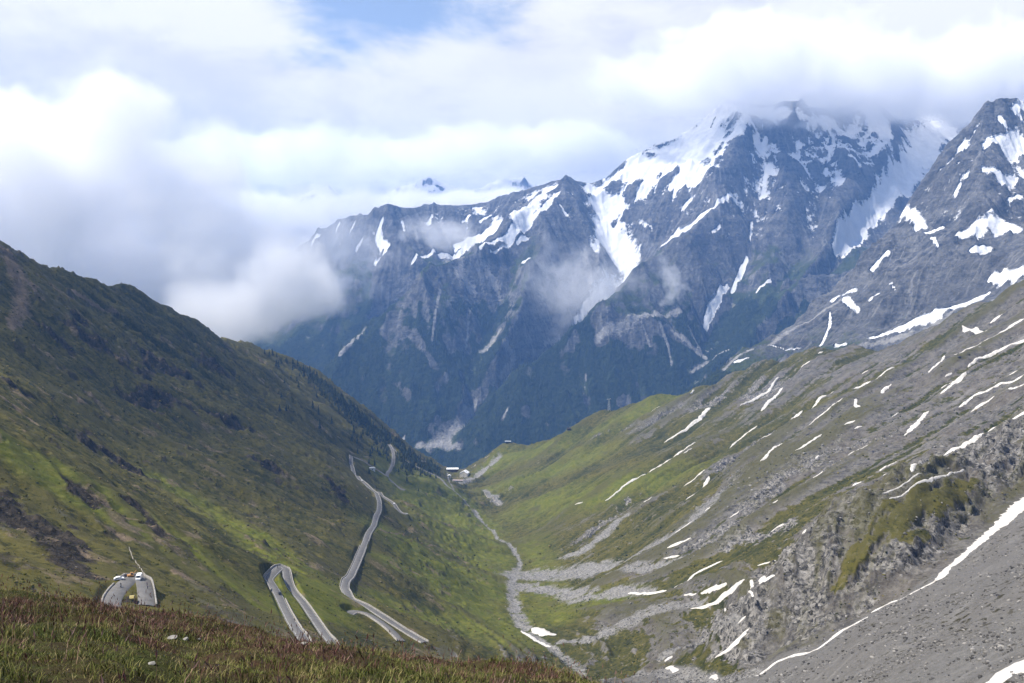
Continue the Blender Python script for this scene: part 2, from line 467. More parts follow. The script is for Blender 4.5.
# ============================================ WHAT LIES ON THE VALLEY SLOPES
# snow left from the winter: (label index, [(x, y, width)...]) read off the photograph
S_ = 0
SNOW = [
 ("long broad snow band filling the upper gully between grey scree and the rocky rib", [(871,610.7,3),(890,602,6),(910,593,7),(925,587,6),(938.7,582,8),(945,573,7),(949,570,7),(967,555.6,9),(980,545,10),(995.5,534,11),(1024,511,14),(1045,497,15)]),
 ("narrow winding snow band along the lower gully at the foot of grey scree", [(755,674,2),(766,668,4),(780,661,4),(799,654,4),(818,648,4),(830,641,5),(839,634,5),(855,625,5),(867.5,618,4)]),
 ("large bright snow patch at the bottom corner of the grey scree", [(992,690,14),(1006,674,18),(1022,668,30),(1050,660,44)]),
 ("ragged snow patch beside the stream bed on the valley floor", [(532,627,5),(538,628,9),(546,631.5,8),(556,632.6,4)]),
 ("slim curved snow strip on the grassy stream bank", [(521.5,629,3),(533.7,635.5,3.5),(550.5,642.6,3)]),
 ("big forked snow tongue widening downhill on the bare grey slope", [(911.8,476.6,3),(928,467,8),(942.6,458,6),(960,449.5,5),(974.8,442,4),(985,435,8),(1001,427.6,4),(1013,421.7,3.5),(1024,415,3.5),(1045,402,3)]),
 ("long thin snow line on the green slope right of the lift pylon", [(664,438,1),(686,425,2),(700,414,2.6),(708,405,3),(711,404,1.6)]),
 ("very long faint snow line crossing the mid green slope", [(605,500,0.8),(620,488,1.4),(636.5,476,2.2),(655,465.5,2),(673,455.6,2),(686,447,2),(696,440.6,1)]),
 ("hook shaped snow patch high on the grey slope with a side branch", [(962,331.5,2),(970,329.5,5),(977,330,3.5),(983.6,329,3.5),(992,325,4),(1004,321,2.5)]),
 ("long snow streak with ragged upper edge below the hook shaped patch", [(954,357,1),(972,347,2),(986.5,340,4),(1001,333,5),(1013,326,4),(1024.5,320.5,4),(1045,310,4)]),
 ("smooth thin snow arc under the ragged streak on the grey slope", [(968,363.7,1.4),(979,356,2.4),(994,349,2.5),(1010,341,3),(1024.5,335,3),(1045,326,3)]),
 ("Y shaped snow patch in the middle of the grey rocky slope", [(941,393.7,2.5),(948.4,386.4,3.5),(957,378,5),(966,370,2)]),
 ("broad wedge of snow running off to the right edge of the slope", [(989.4,386.4,1.5),(1001,382,3),(1013,374.7,5),(1024.5,367,7),(1045,355,8)]),
 ("long bent snow strip just under the broad wedge", [(959.4,409,2),(970.4,399.8,5),(983.6,395.4,2.5),(998,388,2.5),(1014,380.7,2.5),(1024.5,375,2.5),(1045,366,2.5)]),
 ("steep club shaped snow streak on the grey slope above the rocky rib", [(903.8,434,2),(913,425.4,4.5),(920.6,416.6,3.5),(928.7,408.6,2)]),
 ("long straight snow stripe ending in a forked top beside dark rocks", [(806,428.6,1),(826,416,2),(842,404.4,2.5),(853.7,398,4),(862.5,389,1.5)]),
 ("long wide snow band running into the grey fan below the whitish buttress", [(690.5,608.6,1.5),(705,603,4),(719,596,5.5),(733.7,590.6,4.5),(744.5,586.7,2)]),
 ("tapering snow wedge under the dark notch of the whitish buttress", [(714.8,654.6,2),(726.5,646.5,4),(739,637.5,6),(750,626.7,4)]),
 ("long wavy snow strip feeding the pale gravel stream on the fan", [(628,592,1.5),(640,591,2.5),(658,589,3),(675,585,3),(685,580,2),(692,573.5,2.5),(701,567,4),(710,562,3.5),(722.6,555.8,1.5)]),
 (S_, [(651,450,1.6),(656,448,1.6)]), (S_, [(683,457,1),(692,452,1)]),
 (S_, [(683,484,1.5),(700,475.5,2.5),(705.5,470.5,2.2),(716,461,1.8),(728,452.6,1)]),
 (S_, [(703,487,2),(706,479.7,3),(709,474.7,2)]),
 (S_, [(729.6,445,1),(738,436.5,2.4),(746,430,2.2),(757,423,1.8)]),
 (S_, [(740,406.6,1),(753,399,2),(769,387.5,2),(779,377,1.2)]),
 (S_, [(761.5,411,2),(773,398.6,3),(782.7,388.3,1.5)]), (S_, [(760,440.6,1),(773,433.7,1)]),
 (S_, [(760,466.8,1),(766,462,3),(769.5,456.8,2),(776,452,2),(784,447,1)]),
 (S_, [(650,411.6,1),(660,406.6,1.5)]), (S_, [(690,396.6,1),(694,393,1.2)]),
 (S_, [(812.7,402,2.5),(821.5,394,4),(836,384.6,1.5)]), (S_, [(785.6,420,1.5),(793.7,412.5,3),(802.5,406,1.5)]),
 (S_, [(785,425.6,1.5),(798.4,417,1.5)]), (S_, [(856,402,2),(855,409,4),(860,411,2)]),
 (S_, [(881.5,396,1.5),(886,390.5,4),(891,384.6,2)]), (S_, [(853.7,385.4,1),(865,379.5,2.5),(877,373,2),(894.7,362,1)]),
 (S_, [(801,362.7,1.4),(811,357,2)]), (S_, [(818,351.7,1.4),(823,349.5,1.6)]),
 (S_, [(844,430,1.5),(855,425,1.8)]), (S_, [(854.4,430.5,1.5),(862.5,426.4,1.6)]), (S_, [(892,415,1),(900,410,1.2)]),
 (S_, [(990,322.7,2.5),(1002,314,3)]), (S_, [(928.7,372.5,1.5),(936.7,366,3),(944,359,1.5)]), (S_, [(941,383.5,2),(953,377,3)]),
 (S_, [(970.4,412,1.6),(980.6,405.6,4),(994,398,1.5)]), (S_, [(880,467,2),(896,457.8,2.5)]), (S_, [(880,473.5,2),(889,467.6,3.5)]),
 (S_, [(852,483,2),(861,478,4)]), (S_, [(889,504,1.5),(910,494,1.6),(928,486,2),(944,480,1.6),(964,471,1)]), (S_, [(882,497,1),(900,490,1.4),(921,481,1)]),
 (S_, [(1008,391,1.6),(1024,385,2.4),(1040,377,2.4)]), (S_, [(1018,314,3),(1030,308,4)]),
 (S_, [(795,458,1),(808,451,2.4),(821.5,442,1.5)]), (S_, [(804,485,1),(812.7,480,1.8),(822,472,3.5)]), (S_, [(848,456,1.5),(859.6,450,2.4),(868,446,1)]),
 (S_, [(815.6,459,1.2),(819,456,1.6)]), (S_, [(675,539,3),(684,532,4),(692.7,525,2)]), (S_, [(667,553,1.5),(680.4,546,3),(691,541,1)]),
 (S_, [(663.7,560,1.4),(679.5,554,1.6)]), (S_, [(729.6,518,1.4),(739,512,2)]), (S_, [(770,528.5,2),(784,522,3)]),
 (S_, [(757.7,560,1.2),(776,552,2)]), (S_, [(784,546.7,3),(793,540,4),(805,531.7,2)]), (S_, [(685.7,502,1.6),(694.5,496,2)]),
 (S_, [(705,516,2),(710,512.7,2)]), (S_, [(684,594.6,1.6),(696,593,2)]), (S_, [(701,591,2),(712,588.5,3.5),(726.5,586.7,2)]),
 (S_, [(751,583.4,2),(762.5,578,4),(775,572,3)]), (S_, [(665,663.6,3),(672,657,3)]), (S_, [(667,666,4),(676,668,4)]), (S_, [(738,617.7,2),(746,613,3)]),
 (S_, [(709,674,2),(714,671,4),(717.5,675,3)]), (S_, [(724.7,606,1),(753.5,597,1.5)]), (S_, [(772.5,508.6,1.4),(777.6,506,1.8)]), (S_, [(945,376,1.5),(952,372,2)]),
 (S_, [(640,508,1),(652,501,1.2)]), (S_, [(862,372,1),(868,369,1.5)]), (S_, [(575,508,1),(583,505,1)]),
]
# pale gravel: (x, y, width in px)
STREAM = [(447,474,1.5),(449,482,1.5),(452,489,2),(459,495,2.5),(468,503,3.5),(474,512,5),(480,519,4),(488,526,3),(497,535,3),(508,545,3.5),(517,555,4),(521,563,4),(516,572,9),(513,580,12),(512,592,11),(514,604,12),(518,615,12),(525,626,11),(536,634,9),(552,645,9),(568,655,9),(580,668,8),(590,682,8)]
GRAVEL = [
 [(516,577,8),(535,576,9),(560,574,9),(580,571,8),(600,566,8),(618,562,6),(638,556,4),(655,548,3),(675,539,3),(692,526,4),(705,514,4),(716,500,6)],
 [(518,588,5),(540,588,4),(556,588,5),(570,594,6),(590,596,6),(610,594,6),(630,592,5),(650,589,3)],
 [(560,640,3),(580,639,5),(600,634,9),(615,628,8),(630,622,7),(645,618,8),(660,612,6),(680,606,4),(700,601,3)],
 [(560,558,2),(572,555,4),(585,549,3),(596,541,2),(608,533,3),(616,524,3),(626,518,2)],
 [(610,574,2),(640,570,4),(660,566,3),(680,556,2)],
 [(660,660,3),(680,647,3),(700,636,2),(720,625,2),(738,616,2)],
 [(640,676,6),(660,672,7),(700,676,6),(730,676,5),(760,672,4)],
 [(485,490,1.5),(493,498,2),(500,501,2)], [(498,455,2),(492,463,2.5),(484,468,3),(478,476,2),(462,484,2)],
]
# bare rock: polylines with width, and grade
ROCK = [
 [(500,500,14),(520,482,16),(538,468,13)], [(582,545,10),(600,527,18),(617,508,20),(640,490,10)], [(590,440,6),(610,432,9),(630,428,6)],
 [(650,425,22),(690,405,34),(730,395,40),(770,385,44)], [(735,520,30),(760,500,40),(775,480,24)], [(690,545,26),(720,540,30),(770,530,36)],
 [(700,515,14),(715,500,22),(735,480,16)], [(770,480,40),(800,470,50),(840,450,50)], [(640,430,14),(668,412,16)], [(545,485,6),(560,478,8)], [(720,470,16),(745,452,20),(775,430,24)],
 [(620,505,5),(640,496,8)],
]
SCARS_LEFT = [ [(125,600,12),(130,595,14),(136,600,12)],   # darker rock bands of the left slope
 [(45,325,16),(62,340,20)], [(88,338,26),(120,360,30),(140,372,20)], [(150,362,20),(185,378,18)], [(130,400,16),(165,398,22),(190,410,12)],
 [(200,360,14),(225,370,14)], [(85,440,22),(110,455,20),(130,470,12)], [(15,385,8),(40,400,6)], [(205,410,10),(230,425,14),(255,432,10)],
 [(0,505,60),(30,525,62),(60,550,40),(85,575,28)], [(70,480,16),(95,500,22),(118,515,18)], [(135,505,14),(165,540,10)], [(250,455,8),(280,470,12)], [(330,480,6),(345,500,8)],
]
BARE_LEFT = [    # tan earth and paths
 [(10,258,16),(25,300,14),(10,330,12)], [(0,393,5),(20,408,5),(40,424,4)], [(110,530,12),(125,540,9),(150,550,6)], [(175,575,6),(205,590,8),(235,606,6)], [(60,395,4),(90,408,3)],
 [(135,450,3),(160,465,3)], [(70,290,5),(95,305,5),(118,312,3)], [(300,530,3),(330,548,3)], [(395,560,2),(420,575,2)], [(380,530,2),(430,545,2.5),(470,565,2)], [(120,515,3),(180,540,3)], [(150,430,2),(200,450,3)],
]
LUSH = [
 [(0,440,30),(60,480,40),(150,530,40),(240,590,40)], [(180,490,30),(260,540,40),(330,590,40)], [(400,540,40),(460,590,50),(510,640,40)], [(420,480,40),(470,540,60),(490,590,50)], [(530,540,30),(560,620,40)], [(520,480,40),(580,460,40)],  # brighter meadow
 [(395,480,30),(420,490,50),(450,505,40),(480,530,30)], [(430,480,26),(440,500,30)], [(500,460,24),(520,455,30),(560,440,24)], [(300,590,30),(380,600,26),(440,620,30)], [(60,470,30),(110,500,30),(180,545,30),(250,600,26)],
 [(490,630,30),(460,620,20)], [(610,425,26),(680,395,20)], [(540,500,40),(600,490,50),(680,470,40)], [(380,560,16),(440,580,20)], [(440,480,26),(455,500,26),(470,520,24)], [(560,510,30),(600,500,30)], [(520,620,24),(560,600,30),(620,600,24)], [(250,600,24),(330,610,30)],
]
GUIDES = [  # other lines of the slopes: fall line as seen
 [(0,300),(120,390),(256,470)], [(0,400),(150,490),(260,570)], [(100,330),(240,430)], [(200,350),(330,450)], [(330,520),(480,600)], [(380,500),(480,575)], [(260,440),(340,500)],
 [(0,470),(100,560)], [(150,480),(300,570)], [(600,440),(520,500)], [(900,560),(800,655)], [(1024,560),(900,650)], [(1000,640),(900,683)], [(280,380),(370,440)], [(120,310),(220,370)],
]

# ================================================= from survey to world lines
def world_line(pts, fn=ground0, smooth=1, tmax=3900):
    """centre line on the ground with the real width at every point"""
    p = np.array(pts, float)
    c = march(p[:, 0], p[:, 1], fn, t1=tmax)
    t = np.gradient(p[:, :2], axis=0); t /= np.hypot(t[:, 0], t[:, 1])[:, None] + 1e-9
    n = np.stack([-t[:, 1], t[:, 0]], 1)
    hw = p[:, 2:3] * 0.5
    e0 = march(*(p[:, :2] + n * hw).T, fn, t1=tmax); e1 = march(*(p[:, :2] - n * hw).T, fn, t1=tmax)
    wd = np.hypot(*(e0 - e1)[:, :2].T)
    lim = p[:, 2] * c[:, 1] / FPX
    wd = np.clip(wd, lim * 0.75, lim * 1.9)
    ln = np.column_stack([c, wd])
    return chaikin(ln, smooth) if smooth else ln


def stroke(mask, x, y, ln, soft=1.0, val=1.0):
    """raise a mask inside a ribbon of varying width (1 at the middle, 0 at soft x half width)"""
    ii, d, s = seg_field(x, y, ln, ln[:, 3].max() * soft)
    if len(ii[0]):
        hw = np.interp(s, np.arange(len(ln)), ln[:, 3]) * 0.5 * soft
        v = val * np.clip(1 - d / (hw + 1e-6), 0, 1)
        mask[ii] = np.maximum(mask[ii], v)
    return mask


# fall line of the slopes, as the snow streaks and gullies show it
gpt, gdr = [], []
snow_world = [world_line(s[1], smooth=0) for s in SNOW]
for ln in snow_world + [world_line([(q[0], q[1], 2) for q in g], smooth=0) for g in GUIDES]:
    q = densify(ln[:, :2], 40)
    for a, b in zip(q[:-1], q[1:]):
        v = b - a; v = v / (np.hypot(*v) + 1e-9)
        gpt.append((a + b) / 2); gdr.append(v)
gpt = np.array(gpt); gdr = np.array(gdr)
CG = Grid(-2600, 2600, 40, 4100, 50.0)
c2 = np.zeros(CG.X.shape); s2 = np.zeros(CG.X.shape)
gyy, gxx = np.gradient(blur(VG.sample(Z0, CG.X, CG.Y), 1, 2), CG.h)
gl = np.hypot(gxx, gyy) + 1e-6
ang0 = np.arctan2(gyy, gxx)
W0 = 1 / 260.0 ** 2
c2 += W0 * np.cos(2 * ang0); s2 += W0 * np.sin(2 * ang0)
for p, v in zip(gpt, gdr):
    w = 1.0 / ((CG.X - p[0]) ** 2 + (CG.Y - p[1]) ** 2 + 40 ** 2)
    a = math.atan2(v[1], v[0])
    c2 += w * np.cos(2 * a); s2 += w * np.sin(2 * a)
c2 = CG.sample(c2, VG.X, VG.Y); s2 = CG.sample(s2, VG.X, VG.Y)
th = 0.5 * np.arctan2(s2, c2)
DX, DY = np.cos(th), np.sin(th)
wn = np.random.default_rng(3).standard_normal(VG.X.shape)
ST1 = lic(VG, wn, DX, DY, 22)                       # fine streaks
ST2 = lic(VG, blur(np.random.default_rng(4).standard_normal(VG.X.shape), 3, 2), DX, DY, 45)   # broad streaks
gsc = np.clip(np.hypot(VG.X, VG.Y) / 1200, 0.3, 1.3)
Z1 = Z0 + gsc * ((1.0 + 0.7 * sstep(20, -100, VG.X)) * ST1 + (2.4 + 2.6 * sstep(20, 160, VG.X)) * ST2) * sstep(1500, 900, np.abs(VG.X))


NG = Grid(40, 620, 300, 1000, 1.6)
nth = 0.5 * np.arctan2(VG.sample(s2, NG.X, NG.Y), VG.sample(c2, NG.X, NG.Y)) + 0.5 * fbm(NG.X / 60, NG.Y / 60, 3, 35)
ST3 = lic(NG, np.random.default_rng(8).standard_normal(NG.X.shape), np.cos(nth), np.sin(nth), 8)
ST4 = lic(NG, blur(np.random.default_rng(9).standard_normal(NG.X.shape), 2, 2), np.cos(nth), np.sin(nth), 22)


def ground1(x, y):
    return VG.sample(Z1, x, y)


# bareness: grass (0) to bare rock and scree (1), spot values over the valley
BARE = [(30, 270, .55), (100, 300, .25), (200, 340, .2), (300, 400, .1), (20, 340, .25), (100, 400, .12), (200, 450, .1), (300, 480, .08), (30, 440, .2), (30, 520, .5), (100, 560, .4),
        (150, 520, .2), (220, 560, .15), (300, 560, .05), (380, 560, .05), (440, 560, .05), (430, 500, .0), (500, 500, .05), (480, 600, .05), (520, 460, .1), (560, 445, .12), (640, 420, .2),
        (580, 500, .12), (640, 470, .14), (700, 440, .22), (760, 440, .36), (720, 400, .4), (780, 375, .55), (840, 370, .68), (850, 420, .66), (900, 380, .8), (950, 350, .85), (1010, 320, .9), (1010, 400, .85),
        (930, 430, .82), (860, 460, .7), (800, 460, .55), (760, 490, .5), (700, 500, .3), (640, 540, .16), (700, 560, .35), (740, 560, .5), (600, 610, .32), (650, 620, .42), (700, 640, .4), (640, 660, .4), (740, 655, .5), (700, 600, .45),
        (560, 610, .3), (820, 540, .8), (800, 600, .85), (850, 540, .62), (880, 500, .55), (930, 480, .62), (960, 500, .7), (980, 460, .8), (900, 560, .8), (860, 590, .75), (770, 640, .6), (900, 640, 1.2), (1000, 600, 1.2), (800, 672, 1.1), (960, 660, 1.2), (1020, 560, 1.1)]
bp = on_valley(*BARE); bv = np.array([b[2] for b in BARE])
num = np.zeros(CG.X.shape); den = np.zeros(CG.X.shape)
for p, v in zip(bp, bv):
    w = 1.0 / ((CG.X - p[0]) ** 2 + (CG.Y - p[1]) ** 2 + (0.03 * p[1]) ** 2) ** 1.5
    num += w * v; den += w
BARE_G = CG.sample(num / den, VG.X, VG.Y)
# the scree slope beyond the snow band is bare all over
side = np.zeros(VG.X.shape)
gs = np.array(gully_scree)[:, :2]
gline_y = np.interp(VG.X, gs[:, 0], gs[:, 1])
SCREE_SIDE = sstep(6, -6, VG.Y - gline_y) * sstep(60, 110, VG.X)


# ------------------------------------------------------------------- roads
ROADS = [   # (points in the photograph, width in metres)
 [(351,455.5),(350.5,460),(353,470),(357,478),(363,483.5),(371,490),(377,497),(379.5,505),(379,512),(375,520),(370,529),(366,539),(361.5,551),(357,562),(352,573),(346,582),(344,588),(347.5,594),(354,598.5),(363,603.5),(376,611.5),(393,623),(412,637),(425,646)],
 [(352,455),(357,457),(363,461.5),(370,466.5),(376,470.5),(382,475),(387,479)],
 [(348,609.5),(352,607.5),(357,609.5),(366,613.5),(378,622),(391,633),(402,643)],
 [(388.5,443),(391,447),(393,452),(393.5,459),(392.5,465),(389,471),(386.5,475.5),(389,479),(394,483),(400,487.5),(405,491)],
 [(373,488),(380,493),(386,499),(393,506),(400,512),(407,517)],
 [(389,443),(396,451),(403,458),(412,465),(423,471),(434,476),(442,480),(448,486),(452,489)],
 [(306,645),(298,633),(290,618),(283,603),(277,590),(271,577),(268,570),(271,567.5),(279,567),(285,569),(288,576),(293,586),(300,596),(309,608),(318,621),(327,634),(334,645)],
 [(111.5,604),(113,594.5),(117.5,588.5),(126,585),(136,584.5),(143,587.5),(145.5,593),(147,604)],
 [(409,454),(417,459.5),(426,465)],
]
ROADW = [7.0, 6.5, 6.5, 7.0, 6.5, 6.0, 6.5, 6.5, 5.0]
road_lines = []
for pts, wd in zip(ROADS, ROADW):
    c = on_valley(*pts)
    c = densify(chaikin(c, 3), 4.0)
    z = ground1(c[:, 0], c[:, 1])
    k = 9
    zp = np.pad(z, k, mode='edge')
    z = np.array([zp[i:i + 2 * k + 1].mean() for i in range(len(z))])
    c[:, 2] = z
    road_lines.append(c)

# ------------------------------------------------------ the sheet of ground
va = np.concatenate([np.linspace(-62, -36, 60, endpoint=False), np.linspace(-36, 34, 1080, endpoint=False), np.linspace(34, 62, 60)])
vr = np.exp(np.concatenate([np.linspace(math.log(70), math.log(240), 200, endpoint=False), np.linspace(math.log(240), math.log(2950), 1080, endpoint=False), np.linspace(math.log(2950), math.log(4050), 60)]))
VA, VR = np.meshgrid(np.radians(va), vr)
GX = VR * np.sin(VA); GY = np.maximum(VR * np.cos(VA), 45)


def carve(x, y, z):
    """the road bed cut into the slope"""
    for c, wd in zip(road_lines, ROADW):
        ii, d, s = seg_field(x, y, c, wd * 2.2)
        if len(ii[0]):
            k_ = np.arange(len(c))
            zr = np.interp(s, k_, c[:, 2]) + np.clip(0.6 * (ground0(x[ii], y[ii]) - ground0(np.interp(s, k_, c[:, 0]), np.interp(s, k_, c[:, 1]))), -3, 3)
            w = sstep(wd * 1.0, wd * 0.58, d)
            z[ii] = z[ii] * (1 - w) + (zr - 0.35) * w
    return z


sc = np.clip(VR / 1000, 0.25, 1.6)
inN = sstep(40, 90, GX) * sstep(620, 560, GX) * sstep(300, 340, GY) * sstep(1000, 900, GY)
st3 = NG.sample(ST3, GX, GY) * inN; st4 = NG.sample(ST4, GX, GY) * inN
bare = VG.sample(BARE_G, GX, GY)
screes = VG.sample(SCREE_SIDE, GX, GY)
st1 = VG.sample(ST1, GX, GY); st2 = VG.sample(ST2, GX, GY)
st1 = st1 * (1 - 0.6 * inN) + 0.8 * st3
rock = np.zeros(GX.shape); dark = np.zeros(GX.shape); gravel = np.zeros(GX.shape); tan_ = np.zeros(GX.shape); lush = np.zeros(GX.shape)
for r in ROCK:
    stroke(rock, GX, GY, world_line(r), 1.3)
for r in SCARS_LEFT:
    stroke(dark, GX, GY, world_line(r), 1.5)
for r in BARE_LEFT:
    stroke(tan_, GX, GY, world_line(r), 1.3)
for r in LUSH:
    stroke(lush, GX, GY, world_line(r), 1.5)
for r in GRAVEL + [STREAM]:
    stroke(gravel, GX, GY, world_line(r), 4.0 if r is not STREAM else 1.15)
riba = np.array(rib)
ii, d, s = seg_field(GX, GY, riba, 150)
ribm = np.zeros(GX.shape); ribm[ii] = sstep(180, 90, d)
ii, d, s = seg_field(GX, GY, np.array(gully_scree), 60)
ribm[ii] *= sstep(3, 22, d)
ribm *= (1 - screes)
calm = np.zeros(GX.shape)                 # snow lies where the ground is even
for ln_ in snow_world:
    l2 = ln_.copy(); l2[:, 3] += 6 * ln_[:, 1] / 900
    stroke(calm, GX, GY, l2, 1.8)
calm = 1 - 0.85 * sstep(0.1, 0.5, calm)
n1 = fbm(GX / 46, GY / 46, 5, 41); n2 = fbm(GX / 13, GY / 13, 4, 51)
# grassy shelf on the rib
shelf = np.zeros(GX.shape)
for r in [[(838,590,16),(850,570,22),(862,550,24),(885,530,30),(915,510,30),(945,500,22),(975,480,14)], [(905,545,10),(925,535,10)]]:
    stroke(shelf, GX, GY, world_line(r), 1.6)
left = sstep(30, -80, GX)
b = bare * (1 - 0.45 * left) - 0.04 + (0.24 * st2 + 0.17 * st1) * (1 - 0.5 * left) + 0.16 * n1 + 0.14 * n2 + 0.42 * rock + 0.42 * ribm - 0.50 * lush + 0.08 * st4
bare_m = sstep(0.30, 0.62, b)
shelf_m = sstep(0.42, 0.70, shelf + 0.25 * n1 + 0.22 * n2 + 0.12 * st4 + 0.07 * st3)
bare_m = bare_m * (1 - 0.8 * shelf_m) * (1 - screes) + screes
rock_m = sstep(0.35, 0.9, rock * 0.9 + 0.4 * n1 + 0.3 * n2 + 0.75 * ribm + 0.14 * st1) * (1 - screes) * (1 - 0.9 * shelf_m)
n3 = fbm(GX / 24, GY / 24, 5, 57, 0.6)
dark_m = sstep(0.22, 0.85, dark * 1.0 + (0.30 * n1 + 0.34 * n3 + 0.12 * n2) * (dark > 0) + 0.05 * st1) + 0.55 * left * sstep(0.46, 0.80, n3 + 0.5 * n1 + 0.08 * st1)
dark_m = np.clip(dark_m, 0, 1)
tan_ = np.clip(tan_ + 0.6 * left * sstep(0.4, 0.8, fbm(GX / 40, GY / 40, 4, 58) + 0.16 * st1 + 0.1 * st2), 0, 1)
lush = np.clip(lush * (0.6 + 0.6 * left) * (0.9 + 0.5 * n1 + 0.12 * st1), 0, 1)
gravel = np.clip(gravel * (0.95 + 0.6 * n2 + 0.14 * st1), 0, 1)
# crags
crag = ridged(GX / 30, GY / 30, 5, 61) - 0.7
Z = ground1(GX, GY) + carve(GX, GY, np.zeros(GX.shape)) * 0
cr2 = ridged(GX / 9, GY / 9, 4, 71) - 0.7
Z += calm * sc * (rock_m * (2.2 * crag + (1.0 - 0.5 * ribm) * cr2 + 1.6 * st4 + 0.8 * st3) + dark_m * (5.0 * crag + 2.0 * cr2))
# bedded rock: ledges and small cliffs
Z += calm * ribm * (1 - 0.7 * shelf_m) * (6.0 * (ridged(GX / 62 + 3, GY / 62, 5, 63) - 0.75) + 2.2 * st4)
tz = (Z + 0.35 * GX + 0.10 * GY + 5 * n1) / 7.5
fz = tz - np.floor(tz)
Z += calm * np.clip(rock_m * 0.9 + 0.5 * ribm * bare_m, 0, 1) * sc * 5.0 * (sstep(0.30, 0.70, fz) - fz)
Z += sc * (1 - screes) * (1.0 * n1 + 0.6 * n2 * (0.4 + bare_m) + left * (0.9 * n3 + 0.4 * n2))
Z += screes * (0.35 * st4 + 0.10 * st3 + 1.2 * fbm(GX / 60, GY / 60, 3, 81) + 0.12 * fbm(GX / 4, GY / 4, 3, 83))
Z -= gravel * 1.5
# the ground beside the roads is even
for c_, wd in zip(road_lines, ROADW):
    ii, d, s_ = seg_field(GX, GY, c_, 45)
    if len(ii[0]):
        w_ = 0.9 * sstep(42, 12, d)
        Z[ii] = Z[ii] * (1 - w_) + ground0(GX[ii], GY[ii]) * w_
Z = carve(GX, GY, Z)
nr, nc = GX.shape


def on_sheet(A, x, y):
    r = np.hypot(x, y); a = np.degrees(np.arctan2(x, y))
    fi = np.interp(r, vr, np.arange(nr)); fj = np.interp(a, va, np.arange(nc))
    i = np.clip(fi.astype(int), 0, nr - 2); j = np.clip(fj.astype(int), 0, nc - 2)
    u = fi - i; v = fj - j
    return (A[i, j] * (1 - u) + A[i + 1, j] * u) * (1 - v) + (A[i, j + 1] * (1 - u) + A[i + 1, j + 1] * u) * v


def ground(x, y):
    return on_sheet(Z, np.asarray(x, float), np.asarray(y, float))


def on_ground(*pts):
    p = np.array([q[:2] for q in pts], float)
    return march(p[:, 0], p[:, 1], ground, t0=120, t1=3900, n=3000)

